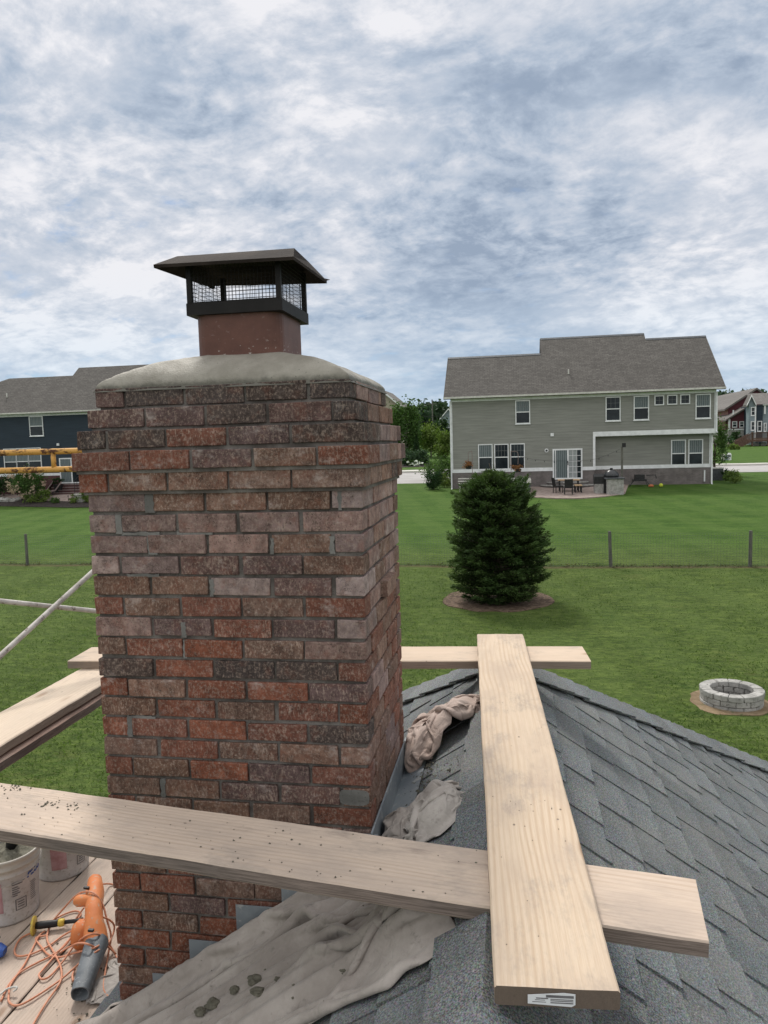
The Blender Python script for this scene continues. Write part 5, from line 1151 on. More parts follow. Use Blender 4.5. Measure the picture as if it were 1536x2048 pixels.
sd_ = f.build('sliding_door', M['white'], gh); MB().box((x0+.05, G_-.034, z0+.05), (xm, G_+.01, z1-.05)).build('pane', M['glass_blind'], sd_); MB().box((xm, G_-.035, z0+.05), (x1-.36, G_+.009, z1-.05)).build('curtain_pane', mat('pale_curtain', m_noise((.20, .22, .22), (.32, .34, .34), 4, .4, 0, stretch=(5, 1, .3))), sd_); MB().box((x1-.36, G_-.0355, z0+.05), (x1-.05, G_+.009, z1-.05)).build('pane', M['glass'], sd_)
mu = MB()
for i in range(1, 5): zz = z0+.1+(z1-z0-.2)*i/5; mu.box((xm+.05, G_-.050, zz-.012), (x1-.10, G_-.036, zz+.012))
for i in (1, 2): xx = xm+.05+(x1-.15-xm)*i/3; mu.box((xx-.012, G_-.049, z0+.1), (xx+.012, G_-.0365, z1-.1))
mu.build('muntins', M['white'], sd_); MB().box((xm-.03, G_-.11, z0+.95), (xm+.02, G_-.066, z0+1.2)).build('door_handle', M['black'], sd_)
x0_, z0_, x1_, z1_ = rect(1101, 866, 1107.5, 872.5, G_); MB().box((x0_, G_-.10, z0_), (x1_, G_-.015, z1_)).build('vent_hood', M['white'], gh)
q = gA(1093, 901); lt = MB(); lt.tube([q+(0, -.02, 0), q+(0, -.07, 0)], .13, 16).build('vent_ring', M['white'], gh); MB().tube([q+(0, -.071, 0), q+(0, -.12, 0)], .07, 12).build('vent_cap', M['black'], gh)
q = ony(1409, 955, G_+.55); MB().tube([(q[0], q[1], zB+.25), (q[0], q[1], zB+1.0)], .05, 10).build('white_pipe', M['white'], gh)

# patio and its things
ptz = -3.30
outline = [gp(px, py) for px, py in ((1010, 976), (1030, 990), (1060, 995), (1110, 997.5), (1160, 997.5), (1210, 994), (1250, 989))]
sheet('patio', [(o[0], o[1]) for o in outline]+[(xR+2.3, G_+.55), (xR+.1, G_+.58), (xR, G_-.05), (gx0+3.2, G_-.05)], M['paver'], .05)
st_ = thing('door_steps', (x0+.8, G_-.6, -3.3), 'two curved stone steps below the sliding glass door', 'steps'); xc_ = (x0+x1)/2
for i, (rw, dp, z1s) in enumerate(((1.75, 1.15, -3.05), (1.35, .75, -2.86))):
    pts = [(xc_+rw*math.cos(a), G_-.04-dp*math.sin(a), -3.55) for a in np.linspace(0, math.pi, 16)]; MB().prism(pts, (0, 0, z1s+3.55-.05)).build('riser', M['wain'], st_); MB().prism([(a-xc_)*1.03+xc_ if 0 else (xc_+(a-xc_)*1.03, G_-.04+(b-G_+.04)*1.04, z1s-.05) for a, b, c in pts], (0, 0, .06)).build('tread', M['stone'], st_)
def chair_at(c, ang, label):
    c = np.array(c); t = thing('patio_chair', c, label, 'chair', 'black chairs round the patio table'); ca, sa = math.cos(ang), math.sin(ang)
    T_ = lambda x, y, z: c+np.array([ca*x-sa*y, sa*x+ca*y, z])
    def bx(x0, x1, y0, y1, z0, z1): return np.array([T_(x, y, z) for x in (x0, x1) for y in (y0, y1) for z in (z0, z1)])
    MB().hexa(bx(-.25, .25, -.24, .24, .40, .45)).build('seat', M['black'], t); V = bx(-.25, .25, -.27, -.23, .45, .95); V[[1, 5, 3, 7]] += T_(0, -.08, 0)-c; MB().hexa(V).build('backrest', M['black'], t)
    for sx in (-.23, .23):
        for sy in (-.22, .22): MB().hexa(bx(sx-.02, sx+.02, sy-.02, sy+.02, 0, .40)).build('leg', M['black'], t)
        MB().hexa(bx(sx-.025, sx+.025, -.2, .22, .62, .65)).build('arm', M['black'], t)
pl_ = lambda px, py: gp(px, py)+(0, 0, .05)
tp = pl_(1136, 984); tb = thing('patio_table', tp, 'pale wooden patio table with black legs in front of the sliding door', 'table')
MB().box(tp+(-.62, -.45, .70), tp+(.72, .45, .75)).build('tabletop', M['lightwood'], tb)
for sx in (-.52, .62):
    for sy in (-.38, .38): MB().box(tp+(sx-.03, sy-.03, 0), tp+(sx+.03, sy+.03, .70)).build('leg', M['black'], tb)
chair_at(pl_(1137, 990.5), 0, 'black chair seen from behind in front of the patio table'); chair_at(pl_(1116, 987), -1.25, 'black chair at the left end of the patio table'); 
bp = pl_(1156, 986); bnc = thing('patio_bench', bp, 'small pale wooden bench with black legs at the right end of the patio table', 'bench'); MB().box(bp+(-.22, -.5, .42), bp+(.22, .5, .48)).build('seat', M['lightwood'], bnc)
for sx in (-.18, .18):
    for sy in (-.42, 0, .42): MB().box(bp+(sx-.025, sy-.025, 0), bp+(sx+.025, sy+.025, .42)).build('leg', M['black'], bnc)
# stone grill island with dome cooker
ip = pl_(1231, 990.5); iw = (ony(1247.5, 970, ip[1])[0]-ony(1214.5, 970, ip[1])[0])/2; ih = ony(1230, 956.5, ip[1])[2]-ip[2]
isl = thing('grill_island', ip, 'grey stone grill island at the right end of the patio', 'outdoor kitchen')
MB().box(ip+(-iw, 0, -.1), ip+(iw, 1.5, ih-.05)).build('block_base', M['stone'], isl); MB().box(ip+(-iw-.12, -.08, ih-.048), ip+(iw+.06, 1.55, ih+.02)).build('counter', M['darkgrey'], isl)
MB().box(ip+(-iw-.65, .6, -.1), ip+(-iw-.002, 1.5, ih*.62)).build('side_base', M['stone'], isl)
kp = ip+(-.15, .75, ih+.02); km = thing('dome_cooker', kp, 'black round dome cooker set in the stone grill island', 'grill')
MB().lathe([(.0, -.02), (.42, -.0), (.46, .10), (.43, .22), (.33, .36), (.18, .45), (.06, .48), (0, .48)], kp, 22).build('dome_lid', M['kamado'], km, smooth=True); MB().lathe([(.06, .46), (.09, .50), (.09, .56), (0, .57)], kp, 14).build('chimney_vent', M['black'], km)
kg = ip+(-iw-.35, .95, ih*.62); gg = thing('gas_grill', kg, 'black covered grill box left of the stone island', 'grill'); MB().prism([kg+(-.35, -.3, 0), kg+(-.35, .3, 0), kg+(-.35, .3, .45), kg+(-.35, .0, .62), kg+(-.35, -.3, .45)], (.75, 0, 0)).build('hood', M['black'], gg)
MB().box(kg+(.20, -.42, -.55), kg+(.36, -.30, .1)).build('cover_flap', M['black'], gg)
# light post with string lights, hanging basket hooks, hot tub, small grill
lp_ = ony(1244, 960, G_-1.3); zt_ = ony(1244, 893, lp_[1])[2]; post = thing('light_post', (lp_[0], lp_[1], -3.3), 'wooden string light post with a black box at its top by the grill island', 'post')
MB().box((lp_[0]-.06, lp_[1]-.06, -3.5), (lp_[0]+.06, lp_[1]+.06, zt_)).build('wooden_post', M['post'], post); MB().box((lp_[0]+.01, lp_[1]-.14, zt_-.05), (lp_[0]+.22, lp_[1]+.1, zt_+.22)).build('speaker_box', M['black'], post)
sp_ = [ony(px, py, lp_[1]-.2) for px, py in ((1240, 898), (1226, 905), (1206, 913), (1190, 918), (1172, 921), (1150, 921), (1120, 922), (1098, 922), (1080, 920), (1062, 918), (1049, 914), (1035, 910))]
sl_ = thing('string_lights', sp_[5], 'thin string of small bulbs hung across the back of the grey house', 'string lights'); MB().tube(spline(sp_, 4), .007, 5).build('cable', M['black'], sl_)
bu = MB()
for p in spline(sp_, 2)[1::2]: MB().lathe([(0, 0), (.02, -.04), (.024, -.09), (0, -.12)], p, 8).build('bulb', M['black'], sl_)
def hook(px, py0, py1, Y, bx, by, label):
    a, t_ = ony(px, py0, Y), ony(px, py1, Y); bk_ = ony(bx, by, Y); zb_ = float(h(a[0], Y)); r = thing('hanging_planter', (a[0], Y, zb_), label, 'hanging planter', 'orange flower baskets on iron hooks')
    s_ = 1 if bk_[0] > a[0] else -1
    MB().tube(spline([(a[0], Y, zb_), (a[0], Y, t_[2]-.1), (a[0]+s_*.08, Y, t_[2]+.08), (bk_[0], Y, t_[2]), (bk_[0], Y, bk_[2]+.3)], 6), .02, 6).build('iron_hook', M['wicker'], r)
    MB().lathe([(0, -.22), (.16, -.20), (.22, .0), (0, .0)], bk_, 14).build('basket', M['black'], r)
    b = MB(); leaves(b, crown_pts(bk_+(0, 0, .10), .36, .34, .22, 380, 9, .5), .11, .6, .6, 1.3); b.build('flowers', M['leaf_orange'], r, tint=True)
hook(945, 960, 906, G_-2.6, 937, 932, 'orange hanging basket on an iron hook left of the house windows'); hook(1022.5, 960, 906, G_-2.4, 1036, 938, 'orange hanging basket on an iron hook before the third window')
tq = pl_(985, 978); ht = thing('hot_tub', (ony(985, 975, G_-2.2)[0], G_-2.2, -3.35), 'grey hot tub with white lid on the patio behind the spruce', 'hot tub'); xa, xb = ony(915, 965, G_-2.2)[0], ony(1060.5, 965, G_-2.2)[0]
for xa_, xb_ in ((xa, xa+2.2), (xb-2.3, xb)):
    pass
MB().box((xb-2.5, G_-3.0, -3.6), (xb, G_-1.0, -2.72)).build('tub_skirt', M['darkgrey'], ht); MB().box((xb-2.56, G_-3.06, -2.719), (xb+.04, G_-.95, -2.50)).build('tub_lid', M['white_dirty'], ht)
ht2 = thing('slatted_bench', (xa+.9, G_-1.6, -3.3), 'low white slatted bench against the brick base left of the spruce', 'bench')
for i in range(3): MB().box((xa, G_-2.0+i*.25, -2.80+.16*i), (xa+2.0, G_-1.82+i*.25, -2.74+.16*i)).build('slat', M['white_dirty'], ht2)
for x in (xa+.1, xa+1.0, xa+1.85): MB().box((x, G_-1.9, -3.5), (x+.08, G_-1.4, -2.80)).build('leg', M['white_dirty'], ht2)
gq = ony(1279, 962, G_-.6); fg = thing('portable_grill', (gq[0], G_-.6, -3.3), 'small black grill on splayed legs against the brick base', 'grill'); MB().box(gq+(-.42, -.25, .0), gq+(.42, .25, .12)).box(gq+(-.30, -.2, .121), gq+(.30, .2, .42)).build('grill_body', M['black'], fg)
for sx in (-1, 1): MB().tube([gq+(sx*.4, -.2, 0), (gq[0]+sx*.78, G_-.85, -3.35)], .02, 6).build('leg', M['black'], fg); MB().tube([gq+(sx*.4, .2, 0), (gq[0]+sx*.62, G_-.4, -3.35)], .02, 6).build('leg', M['black'], fg)
MB().tube([gq+(.42, 0, .35), gq+(1.0, 0, .38), gq+(1.05, 0, .15)], .03, 6).build('side_shelf', M['black'], fg)
fb = gp(1322, 974); MB().lathe([(0, 0), (.10, .03), (.13, .12), (.10, .2), (0, .24)], fb, 12).build('yellow_ball', mat('yellow_ball', col=(.45, .50, .05)), None, smooth=True, label='small yellow ball on the grass by the house wall', cat='ball', loc=tuple(fb))
fb = gp(1302, 974); MB().lathe([(0, 0), (.16, .02), (.18, .10), (.10, .16), (0, .17)], fb, 12).build('orange_ball', mat('orange_toy', col=(.42, .14, .06)), None, smooth=True, label='small orange toy in the grass beside the portable grill', cat='toy', loc=tuple(fb))
pp = pl_(1109, 968); po = thing('plant_pot', pp, 'dark potted plant beside the sliding door steps', 'potted plant'); MB().lathe([(0, 0), (.2, 0), (.27, .4), (.0, .4)], pp, 14).build('pot', M['black'], po); b = MB(); leaves(b, crown_pts(pp+(0, 0, .75), .35, .35, .42, 350, 9), .16, .4); b.build('foliage', M['leaf_dark'], po, tint=True)
MB().lathe([(0, 0), (.3, .02), (.34, .2), (.25, .38), (0, .4)], pl_(1097, 969), 14).build('dark_planter', M['black'], None, label='low black planter left of the steps', cat='planter', loc=tuple(pl_(1097, 969)))
aq = gp(1440, 962); acu = thing('air_conditioner', aq, 'dark air conditioner with pale lid at the right corner of the grey house', 'air conditioner'); MB().box(aq+(-.45, .5, 0), aq+(.35, 1.3, .82)).build('case', M['darkgrey'], acu); MB().box(aq+(-.48, .47, .821), aq+(.38, 1.33, .90)).build('lid', M['white_dirty'], acu)

# shrubs and trees round the houses
shrub('shrub', gp(1466, 966), 1.15, .85, 'leaf_yel', 'round yellow-green shrub on the lawn right of the grey house', n=1300, leaf=.10)
shrub('shrub', gp(1450, 962), .7, .8, 'leaf_dark', 'small dark shrub between the air conditioner and the yellow-green shrub', n=500, leaf=.1)
shrub('leafy_tree', gp(1441, 955)+(.1, 2.2, 0), 2.0, 4.6, 'leaf_green', 'narrow leafy tree close behind the right corner of the grey house', 'tree', None, n=2600, leaf=.14, trunk=.6, clumps=22)
shrub('shrub', gp(868, 979), 1.25, 1.5, 'leaf_dark', 'dark green bush at the left corner of the grey house', n=2200, leaf=.11, clumps=20)
shrub('shrub', gp(889, 975), 1.2, 1.0, 'leaf_yel', 'bright lime-green bush against the left wall of the grey house', n=1300, leaf=.11)
shrub('shrub', gp(886, 972)+(0, 1.5, 0), 1.9, 2.2, 'leaf_green', 'taller loose bush with reddish tips behind the dark bush', n=2000, leaf=.12, clumps=20)
def far_at(px, py, Y): p = ony(px, py, Y); return np.array([p[0], Y, float(h(p[0], Y))])
def hgt(px, py, Y): return ony(px, py, Y)[2]
def tree_px(name, px, py_top, wpx, Y, leafm, label, n, leaf, trunkf=.2, clumps=24, group=None, bark='bark', cat='tree', tint=(.65, 1.3), spread=.42):
    b = far_at(px, 900, Y); H_ = hgt(px, py_top, Y)-b[2]; w_ = wpx*(Y+2)/FPX; return shrub(name, b, w_, H_, leafm, label, cat, group, n, leaf, clumps, True, None, H_*trunkf, tint, bark, spread)
GT = 'trees across the road'
tree_px('leafy_tree', 812, 800, 64, 96, 'leaf_green', 'tall green tree with a feathery top just right of the chimney', 5200, .34, .08, 34, GT, 'birchbark')
tree_px('leafy_tree', 792, 812, 50, 100, 'leaf_green', 'green tree half hidden behind the chimney corner', 3000, .34, .08, 26, GT, 'birchbark')
tree_px('leafy_tree', 862, 846, 50, 104, 'leaf_yel', 'yellow-green young tree in the gap between chimney and grey house', 3200, .32, .06, 26, GT)
tree_px('leafy_tree', 889, 866, 46, 100, 'leaf_yel', 'lower yellow-green tree touching the left edge of the grey house', 2400, .30, .06, 22, GT)
tree_px('leafy_tree', 885, 838, 40, 150, 'leaf_dark', 'dark round tree in front of the white gabled house far off', 1800, .5, .1, 20, GT)
ab = far_at(833, 900, 94); ah = hgt(833, 871, 94)-ab[2]; av = thing('arborvitae', ab, 'dark cone-shaped arborvitae at the foot of the tall green tree', 'tree'); b = MB(); n = 2200; tt = RNG.random(n)**.7; aa = RNG.uniform(0, 6.28, n); rr = .75*(1-tt)**.7*RNG.uniform(.6, 1, n); leaves(b, np.stack([ab[0]+rr*np.cos(aa), ab[1]+rr*np.sin(aa), ab[2]+tt*ah], -1), .22, .4); b.build('crown', M['leaf_dark'], av, tint=True); MB().tube([ab-(0, 0, .1), ab+(0, 0, ah*.7)], [.12, .03], 8).build('trunk', M['bark'], av)
bedp = [ony(px, py, 88) for px, py in ((796, 920), (858, 920))]; strip('mulch_bed', bedp[0][0]-4, bedp[1][0]+.3, 86.2, 91, M['mulch_dark'], .03)
shrub('shrub', far_at(816, 918, 89), 2.7, 1.9, 'leaf_far', 'dark rounded shrub in the bed across the road, nearer the chimney', group='rounded shrubs in the bed across the road', n=1300, leaf=.24)
shrub('shrub', far_at(845, 918, 89), 2.5, 1.8, 'leaf_far', 'dark rounded shrub in the bed across the road, nearer the grey house', group='rounded shrubs in the bed across the road', n=1300, leaf=.24)
hy_ = far_at(828, 922, 87.5); hyt = thing('flowering_plant', hy_, 'low plant with white blooms between the two rounded shrubs', 'plant'); b = MB(); leaves(b, crown_pts(hy_+(0, 0, .4), 1.0, .5, .45, 300, 8), .22); b.build('foliage', M['leaf_green'], hyt, tint=True); b = MB(); leaves(b, crown_pts(hy_+(0, -.3, .4), 1.2, .4, .5, 90, 9, .2), .24, .9); b.build('flowers', M['petal_w'], hyt, tint=True)
shrub('shrub', far_at(880, 905, 62), 3.0, 1.6, 'leaf_green', 'wide green bush by the driveway left of the grey house', n=1300, leaf=.16)
# far woods: one mass
wd_ = MB()
for _ in range(420):
    px = random.uniform(560, 1620); Yw = random.uniform(260, 420)
    top = random.uniform(822, 840) if px < 1000 else random.uniform(800, 812)
    if px > 1380: top = random.uniform(783, 800)
    if px < 900 and px > 840: top = random.uniform(806, 826)
    b0 = far_at(px, 880, Yw); Ht = max(4, hgt(px, top, Yw)-b0[2]); w_ = Ht*random.uniform(.5, .9); s_ = random.uniform(.75, 1.25)
    P_ = crown_pts(b0+(0, 0, Ht*.52), w_/2, w_/2, Ht*.5, 210, 12, .5); n0 = len(wd_.v); leaves(wd_, P_, 2.1, .7, .65*s_, 1.2*s_)
wd_.build('woods', M['leaf_far'], None, kind='stuff', tint=True)
up_ = far_at(866, 880, 190); ut = hgt(866, 799, 190); upo = thing('utility_pole', up_, 'thin utility pole rising above the far woods', 'utility pole'); MB().tube([up_, (up_[0], 190, ut)], .16, 8).build('pole', M['post'], upo); MB().box((up_[0]-1.1, 189.9, ut-1.2), (up_[0]+1.1, 190.1, ut-1.0)).build('crossarm', M['post'], upo)
for dzz in (4.2, 5.4): MB().tube([(up_[0]-60, 189, ut-dzz-1.0), (up_[0]-25, 189, ut-dzz-.4), (up_[0], 189.8, ut-dzz), (up_[0]+30, 189, ut-dzz-.6), (up_[0]+60, 189, ut-dzz-1)], .05, 5).build('power_line', M['black'], upo)
def simple_house(name, label, x0, x1, Y, dep, z0, ze, zr, wallm, roofm, along='x', trim=True):
    t = thing(name, ((x0+x1)/2, Y, z0), label, 'house'); w_ = MB(); w_.box((x0, Y, z0-1), (x1, Y+dep, ze)); r = MB(); o = .45
    if along == 'x':
        gable_roof(r, x0-o, x1+o, Y-o, ze-.1, Y+dep/2, zr, Y+dep+o, ze-.1, .25)
        for xx in (x0, x1): w_.add([(xx, Y, ze), (xx, Y+dep, ze), (xx, Y+dep/2, zr-.2)], [(0, 1, 2)])
    else:
        xm_ = (x0+x1)/2; s_ = (zr-ze)/(xm_-x0)
        for sg_ in (-1, 1):
            xe_ = xm_+sg_*(xm_-x0+o); r.hexa(np.array([(xa_, ya_, za_-q_) for xa_, za_ in ((xm_, zr), (xe_, zr-s_*(xm_-x0+o))) for ya_ in (Y-o, Y+dep+o) for q_ in (.25, 0)]))
        for yy in (Y, Y+dep): w_.add([(x0, yy, ze), (x1, yy, ze), (xm_, yy, zr-.25)], [(0, 1, 2)])
        if trim:
            tr_ = MB()
            for sg_ in (-1, 1): xe_ = xm_+sg_*(xm_-x0+o); tr_.hexa(np.array([(xa_, ya_, za_-q_) for xa_, za_ in ((xm_, zr+.02), (xe_, zr+.02-s_*(xm_-x0+o))) for ya_ in (Y-o-.12, Y-o-.002) for q_ in (.32, 0)]))
            tr_.build('barge_board', M['white'], t)
    w_.build('wall', M[wallm], t); r.build('roof', M[roofm], t); return t
q = ony(893, 838, 205); wg = simple_house('gabled_house', 'grey house with white-edged gable far off among the trees', q[0]-2.4, q[0]+3.6, 205, 9, float(h(q[0], 205)), q[2]-.6, q[2]+2.8, 'bluegrey', 'roof_grey', 'y'); window(wg, q[0]-.6, q[2]-3.5, q[0]+1.0, q[2]-1.2, 205, grid=False)
q0, q1_ = ony(783, 779, 125), ony(802, 815, 125); simple_house('tan_house', 'tan gabled house just showing behind the right edge of the chimney top', q0[0]-5., q1_[0]-.2, 125.5, 12, -2, q1_[2]+.5, q0[2]+.15, 'tan', 'roof_grey', 'y')

# ------------------------------------------------------------------ navy house on the left
N_ = 57.; nA = lambda px, py, dY=0.: ony(px, py, N_+dY)
nx0, nx1 = nA(-75, 850)[0], nA(560, 850)[0]; zE2 = (nA(0, 829)[2]+nA(175, 821)[2])/2; zB2 = -3.50; zb2 = (nA(20, 953)[2]+nA(120, 951)[2])/2
nh = thing('navy_house', ((nx0+nx1)/2, N_, zB2), 'dark navy sided house with grey-brown roof and white trim left of the chimney', 'house')
wl = MB(); lap_wall(wl, nx0, nx1, zb2, zE2, N_); wl.box((nx0+.01, N_+.05, zB2-.5), (nx1-.01, N_+10, zE2))
Ya = N_+4.0; za_ = (ony(18, 756, Ya)[2]+ony(150, 752, Ya)[2])/2; q_n = onpl(230, 732, (0, N_-.45, zE2+.05), np.array([0, -(za_-zE2-.05)/(Ya-N_+.45), 1.])); Yb_, zb_ = q_n[1], q_n[2]; pass
for xg, yr_, zr_ in ((nx0, Ya, za_), (nx1, Yb_, zb_)): wl.add([(xg, N_, zE2), (xg, N_+10, zE2), (xg, yr_, zr_-.15)], [(0, 1, 2)])
wl.build('wall', M['siding_navy'], nh)
MB().box((nx0-.02, N_-.03, zB2-.5), (nx1, N_+.2, zb2)).build('brick_base', M['redbrick'], nh)
tr = MB(); tr.box((nx0, N_-.055, zb2), (nA(121, 930)[0], N_, zb2+.22)); tr.box((nx0, N_-.03, zE2-.28), (nx1, N_, zE2-.02)); tr.build('white_trim', M['white'], nh)
rf = MB(); xl_ = ony(18, 756, Ya)[0]; xst = ony(158, 743, Yb_)[0]
rf.add([(nx0-6, N_-.45, zE2+.05), (xst, N_-.45, zE2+.05), (xst, Ya, za_), (xl_, Ya, za_)], [(0, 1, 2, 3)]); rf.add([(nx0-6, N_-.45, zE2+.05), (xl_, Ya, za_), (nx0-6, N_+9, zE2)], [(0, 1, 2)]); rf.add([(xl_, Ya, za_), (xst, Ya, za_), (xst, N_+10, zE2), (nx0-6, N_+9, zE2)], [(0, 1, 2, 3)])
gable_roof(rf, xst, nx1+.4, N_-.452, zE2+.055, Yb_, zb_, N_+10.4, zE2)
rn = rf.build('roof', M['roof_brown'], nh); q = onpl(14, 795, (0, N_-.45, zE2+.05), np.array([0, -(za_-zE2)/(Ya-N_+.45), 1.])); MB().tube([q, q+(0, 0, .38)], .055, 10).build('vent_pipe', M['white_dirty'], rn)
MB().box((nx0-6, N_-.57, zE2-.07), (nx1+.4, N_-.453, zE2+.045)).build('gutter', M['white_dirty'], nh)
window(nh, *rect(61, 832, 85.5, 872.5, N_), N_, lower='glass')
for r_ in ((11, 897, 33, 951), (35, 896, 57, 950), (59, 895, 82, 949)): window(nh, *rect(*r_, N_), N_, cols=1, rows=1, grid=False, sill=False, blind_top=True)
x0, z0, x1, z1 = rect(122, 915, 166, 967, N_); f = MB(); f.box((x0, N_-.07, z0), (x0+.1, N_+.02, z1)); f.box((x1-.1, N_-.07, z0), (x1, N_+.02, z1)); f.box((x0+.1, N_-.068, z1-.1), (x1-.1, N_+.02, z1)); f.box((x0+.1, N_-.068, z0), (x1-.1, N_+.02, z0+.1)); xm = (x0+x1)/2; f.box((xm-.05, N_-.055, z0+.1), (xm+.05, N_+.02, z1-.1))
sd_ = f.build('sliding_door', M['white'], nh); MB().box((x0+.05, N_-.034, z0+.05), (xm, N_+.01, z1-.05)).build('pane', M['glass_blind'], sd_); MB().box((xm+.001, N_-.034, z0+.05), (x1-.05, N_+.01, z1-.05)).build('pane', M['glass'], sd_)
q = nA(117, 889); MB().box(q+(-.1, -.12, -.1), q+(.1, -.015, .1)).build('vent_hood', M['white'], nh)
stp = thing('porch_steps', (x0, N_-.8, -3.5), 'wide brown steps with pale treads below the navy house door', 'steps'); nz0 = z0-.05
for i in range(4):
    zt = nz0-.02-i*.21; MB().box((x0-.4, N_-.05-.33*(i+1), -4.2), (x1+.6, N_-.05-.33*i, zt-.06)).build('riser', M['redbrick'], stp); MB().box((x0-.45, N_-.09-.33*(i+1), zt-.059), (x1+.62, N_-.06-.33*i, zt)).build('tread', M['wicker'], stp)
rl = thing('stair_railing', (x1-.1, N_-.9, -3.5), 'black metal railing on the navy house steps', 'railing')
MB().tube([(x1-.1, N_-.2, nz0+.9), (x1-.1, N_-1.4, nz0-.6+.9)], .03, 8).build('handrail', M['black'], rl)
for k in range(4): MB().tube([(x1-.1, N_-.2-.4*k, nz0+.9-.2*k), (x1-.1, N_-.2-.4*k, nz0-.3-.2*k)], .022, 6).build('baluster', M['black'], rl)
po_ = [gp(px, py) for px, py in ((-60, 1003), (0, 1004), (60, 1003), (120, 1004), (178, 1003), (260, 1000))]
sheet('stone_patio', [(p[0], p[1]) for p in po_]+[(po_[-1][0]+2, N_-.1), (po_[0][0]-3, N_-.1)], M['paver'], .05)
bp_ = [gp(px, py) for px, py in ((-70, 1014), (0, 1013), (45, 1014), (90, 1015), (140, 1016), (190, 1015), (230, 1013))]; bq_ = [gp(px, py) for px, py in ((230, 1002), (180, 1003), (140, 1004), (95, 1003), (50, 999), (0, 996), (-70, 995))]
sheet('mulch_bed', [(p[0], p[1]) for p in bp_+bq_], M['mulch_dark'], .06)
hb_ = gp(50, 1001); hyd = thing('hydrangea_tree', hb_, 'hydrangea tree with cream and pink blooms in the bed before the navy house', 'tree')
ctr = ony(53, 966, hb_[1]); b = MB(); leaves(b, crown_pts(ctr+(0, 0, -.05), 1.55, 1.4, 1.15, 3200, 24), .16, .6, .6, 1.25); b.build('crown', M['leaf_green'], hyd, tint=True)
b = MB()
for _ in range(85):
    u_ = RNG.normal(size=3); u_ /= np.linalg.norm(u_); u_[1] = -abs(u_[1]); p = ctr+u_*np.array([1.62, 1.5, 1.22])*RNG.uniform(.9, 1.05)+(.15, 0, .02); leaves(b, p+RNG.normal(size=(16, 3))*.06, .085, .9, .75, 1.15)
b.build('blooms', M['petal'], hyd, tint=True); MB().tube([hb_-(0, 0, .1), hb_+(0, 0, .5), ctr+(0, 0, -.2)], [.06, .05, .03], 8).tube([hb_+(0, 0, .5), ctr+(-.5, 0, 0)], [.04, .02], 6).tube([hb_+(0, 0, .5), ctr+(.5, 0, 0)], [.04, .02], 6).build('trunk', M['bark'], hyd)
shrub('shrub', gp(64, 1006), 1.2, .75, 'leaf_yel', 'yellow-green low shrub under the hydrangea tree', n=700, leaf=.13); shrub('shrub', gp(88, 1004), 1.3, 1.0, 'leaf_yel', 'olive shrub with reddish tips right of the hydrangea tree', n=900, leaf=.13)
shrub('shrub', gp(111, 1007), .8, .5, 'leaf_green', 'small round shrub at the front of the dark mulch bed', n=450, leaf=.11); shrub('shrub', gp(152, 1006), 1.1, .75, 'leaf_yel', 'bright green shrub before the stone ring on the patio', n=700, leaf=.12); shrub('shrub', gp(174, 1006), .9, 1.0, 'leaf_yel', 'upright light green plant against the left edge of the chimney', n=600, leaf=.13)
shrub('shrub', gp(8, 992), 3.0, 1.7, 'leaf_dark', 'dark spreading bush at the left edge before the navy house', n=2200, leaf=.15)
for i, (px, py, s_) in enumerate(((4, 1001, .34), (14, 1003, .42), (27, 1003, .30), (36, 1001, .26))):
    p = gp(px, py); lump(p+(0, 0, .08), s_, i+30).build('garden_rock', M['stone'], None, label=('pale garden rock at the left edge of the mulch bed', 'largest garden rock left of the hydrangea trunk', 'flat garden rock nearest the hydrangea trunk', 'small rock just beside the hydrangea trunk')[i], cat='rock', group='rocks edging the mulch bed', loc=tuple(p))
rp = gp(166, 1001); rg = thing('stone_ring', rp, 'round stone fire ring on the patio of the navy house', 'fire pit'); MB().lathe([(.62, -.1), (.66, .48), (.50, .48), (.48, .1), (0, .1)], rp, 22).build('ring_wall', M['stone'], rg); MB().lathe([(.70, .481), (.70, .56), (.46, .56), (.46, .481)], rp, 22).build('ring_cap', M['concrete'], rg)
sk = gp(137, 1003); MB().tube([sk, sk+(0, 0, .42)], .02, 6).lathe([(0, .42), (.06, .42), (.02, .5), (0, .5)], sk, 8).build('path_light', M['black'], None, label='short black path light at the patio edge', cat='garden light', loc=tuple(sk))
def lounger(c, label):
    c = np.array(c); t = thing('chaise_lounge', c, label, 'lounger', 'brown slatted chaise lounges on the stone patio'); d_ = np.array([.80, .60, 0]); s_ = np.array([-.60, .80, 0])*.0+np.array([.6, -.8, 0])
    def slab(a, b_, w_, nm):
        a, b_ = c+a, c+b_; up_ = np.cross((b_-a)/np.linalg.norm(b_-a), s_); V = [p+s_*w_*k+up_*q for p in (a, b_) for k in (-1, 1) for q in (0, .05)]; MB().hexa(np.array(V)).build(nm, M['wicker'], t)
    slab(np.array([0, 0, .38])-d_*1.1, np.array([0, 0, .38]), .33, 'seat'); slab(np.array([0, 0, .38]), np.array([0, 0, 1.12])+d_*.55, .33, 'backrest')
    for k in (-1.0, -.1):
        for q in (-.28, .28): MB().tube([c+d_*k+s_*q+(0, 0, .38), c+d_*(k-.08)+s_*q], .022, 6).build('leg', M['black'], t)
l1 = gp(94, 989); lounger(l1+(0, 0, .03), 'brown chaise lounge nearest the hydrangea tree'); l2 = gp(110, 991); lounger(l2+(0, 0, .03), 'brown chaise lounge nearest the porch steps')
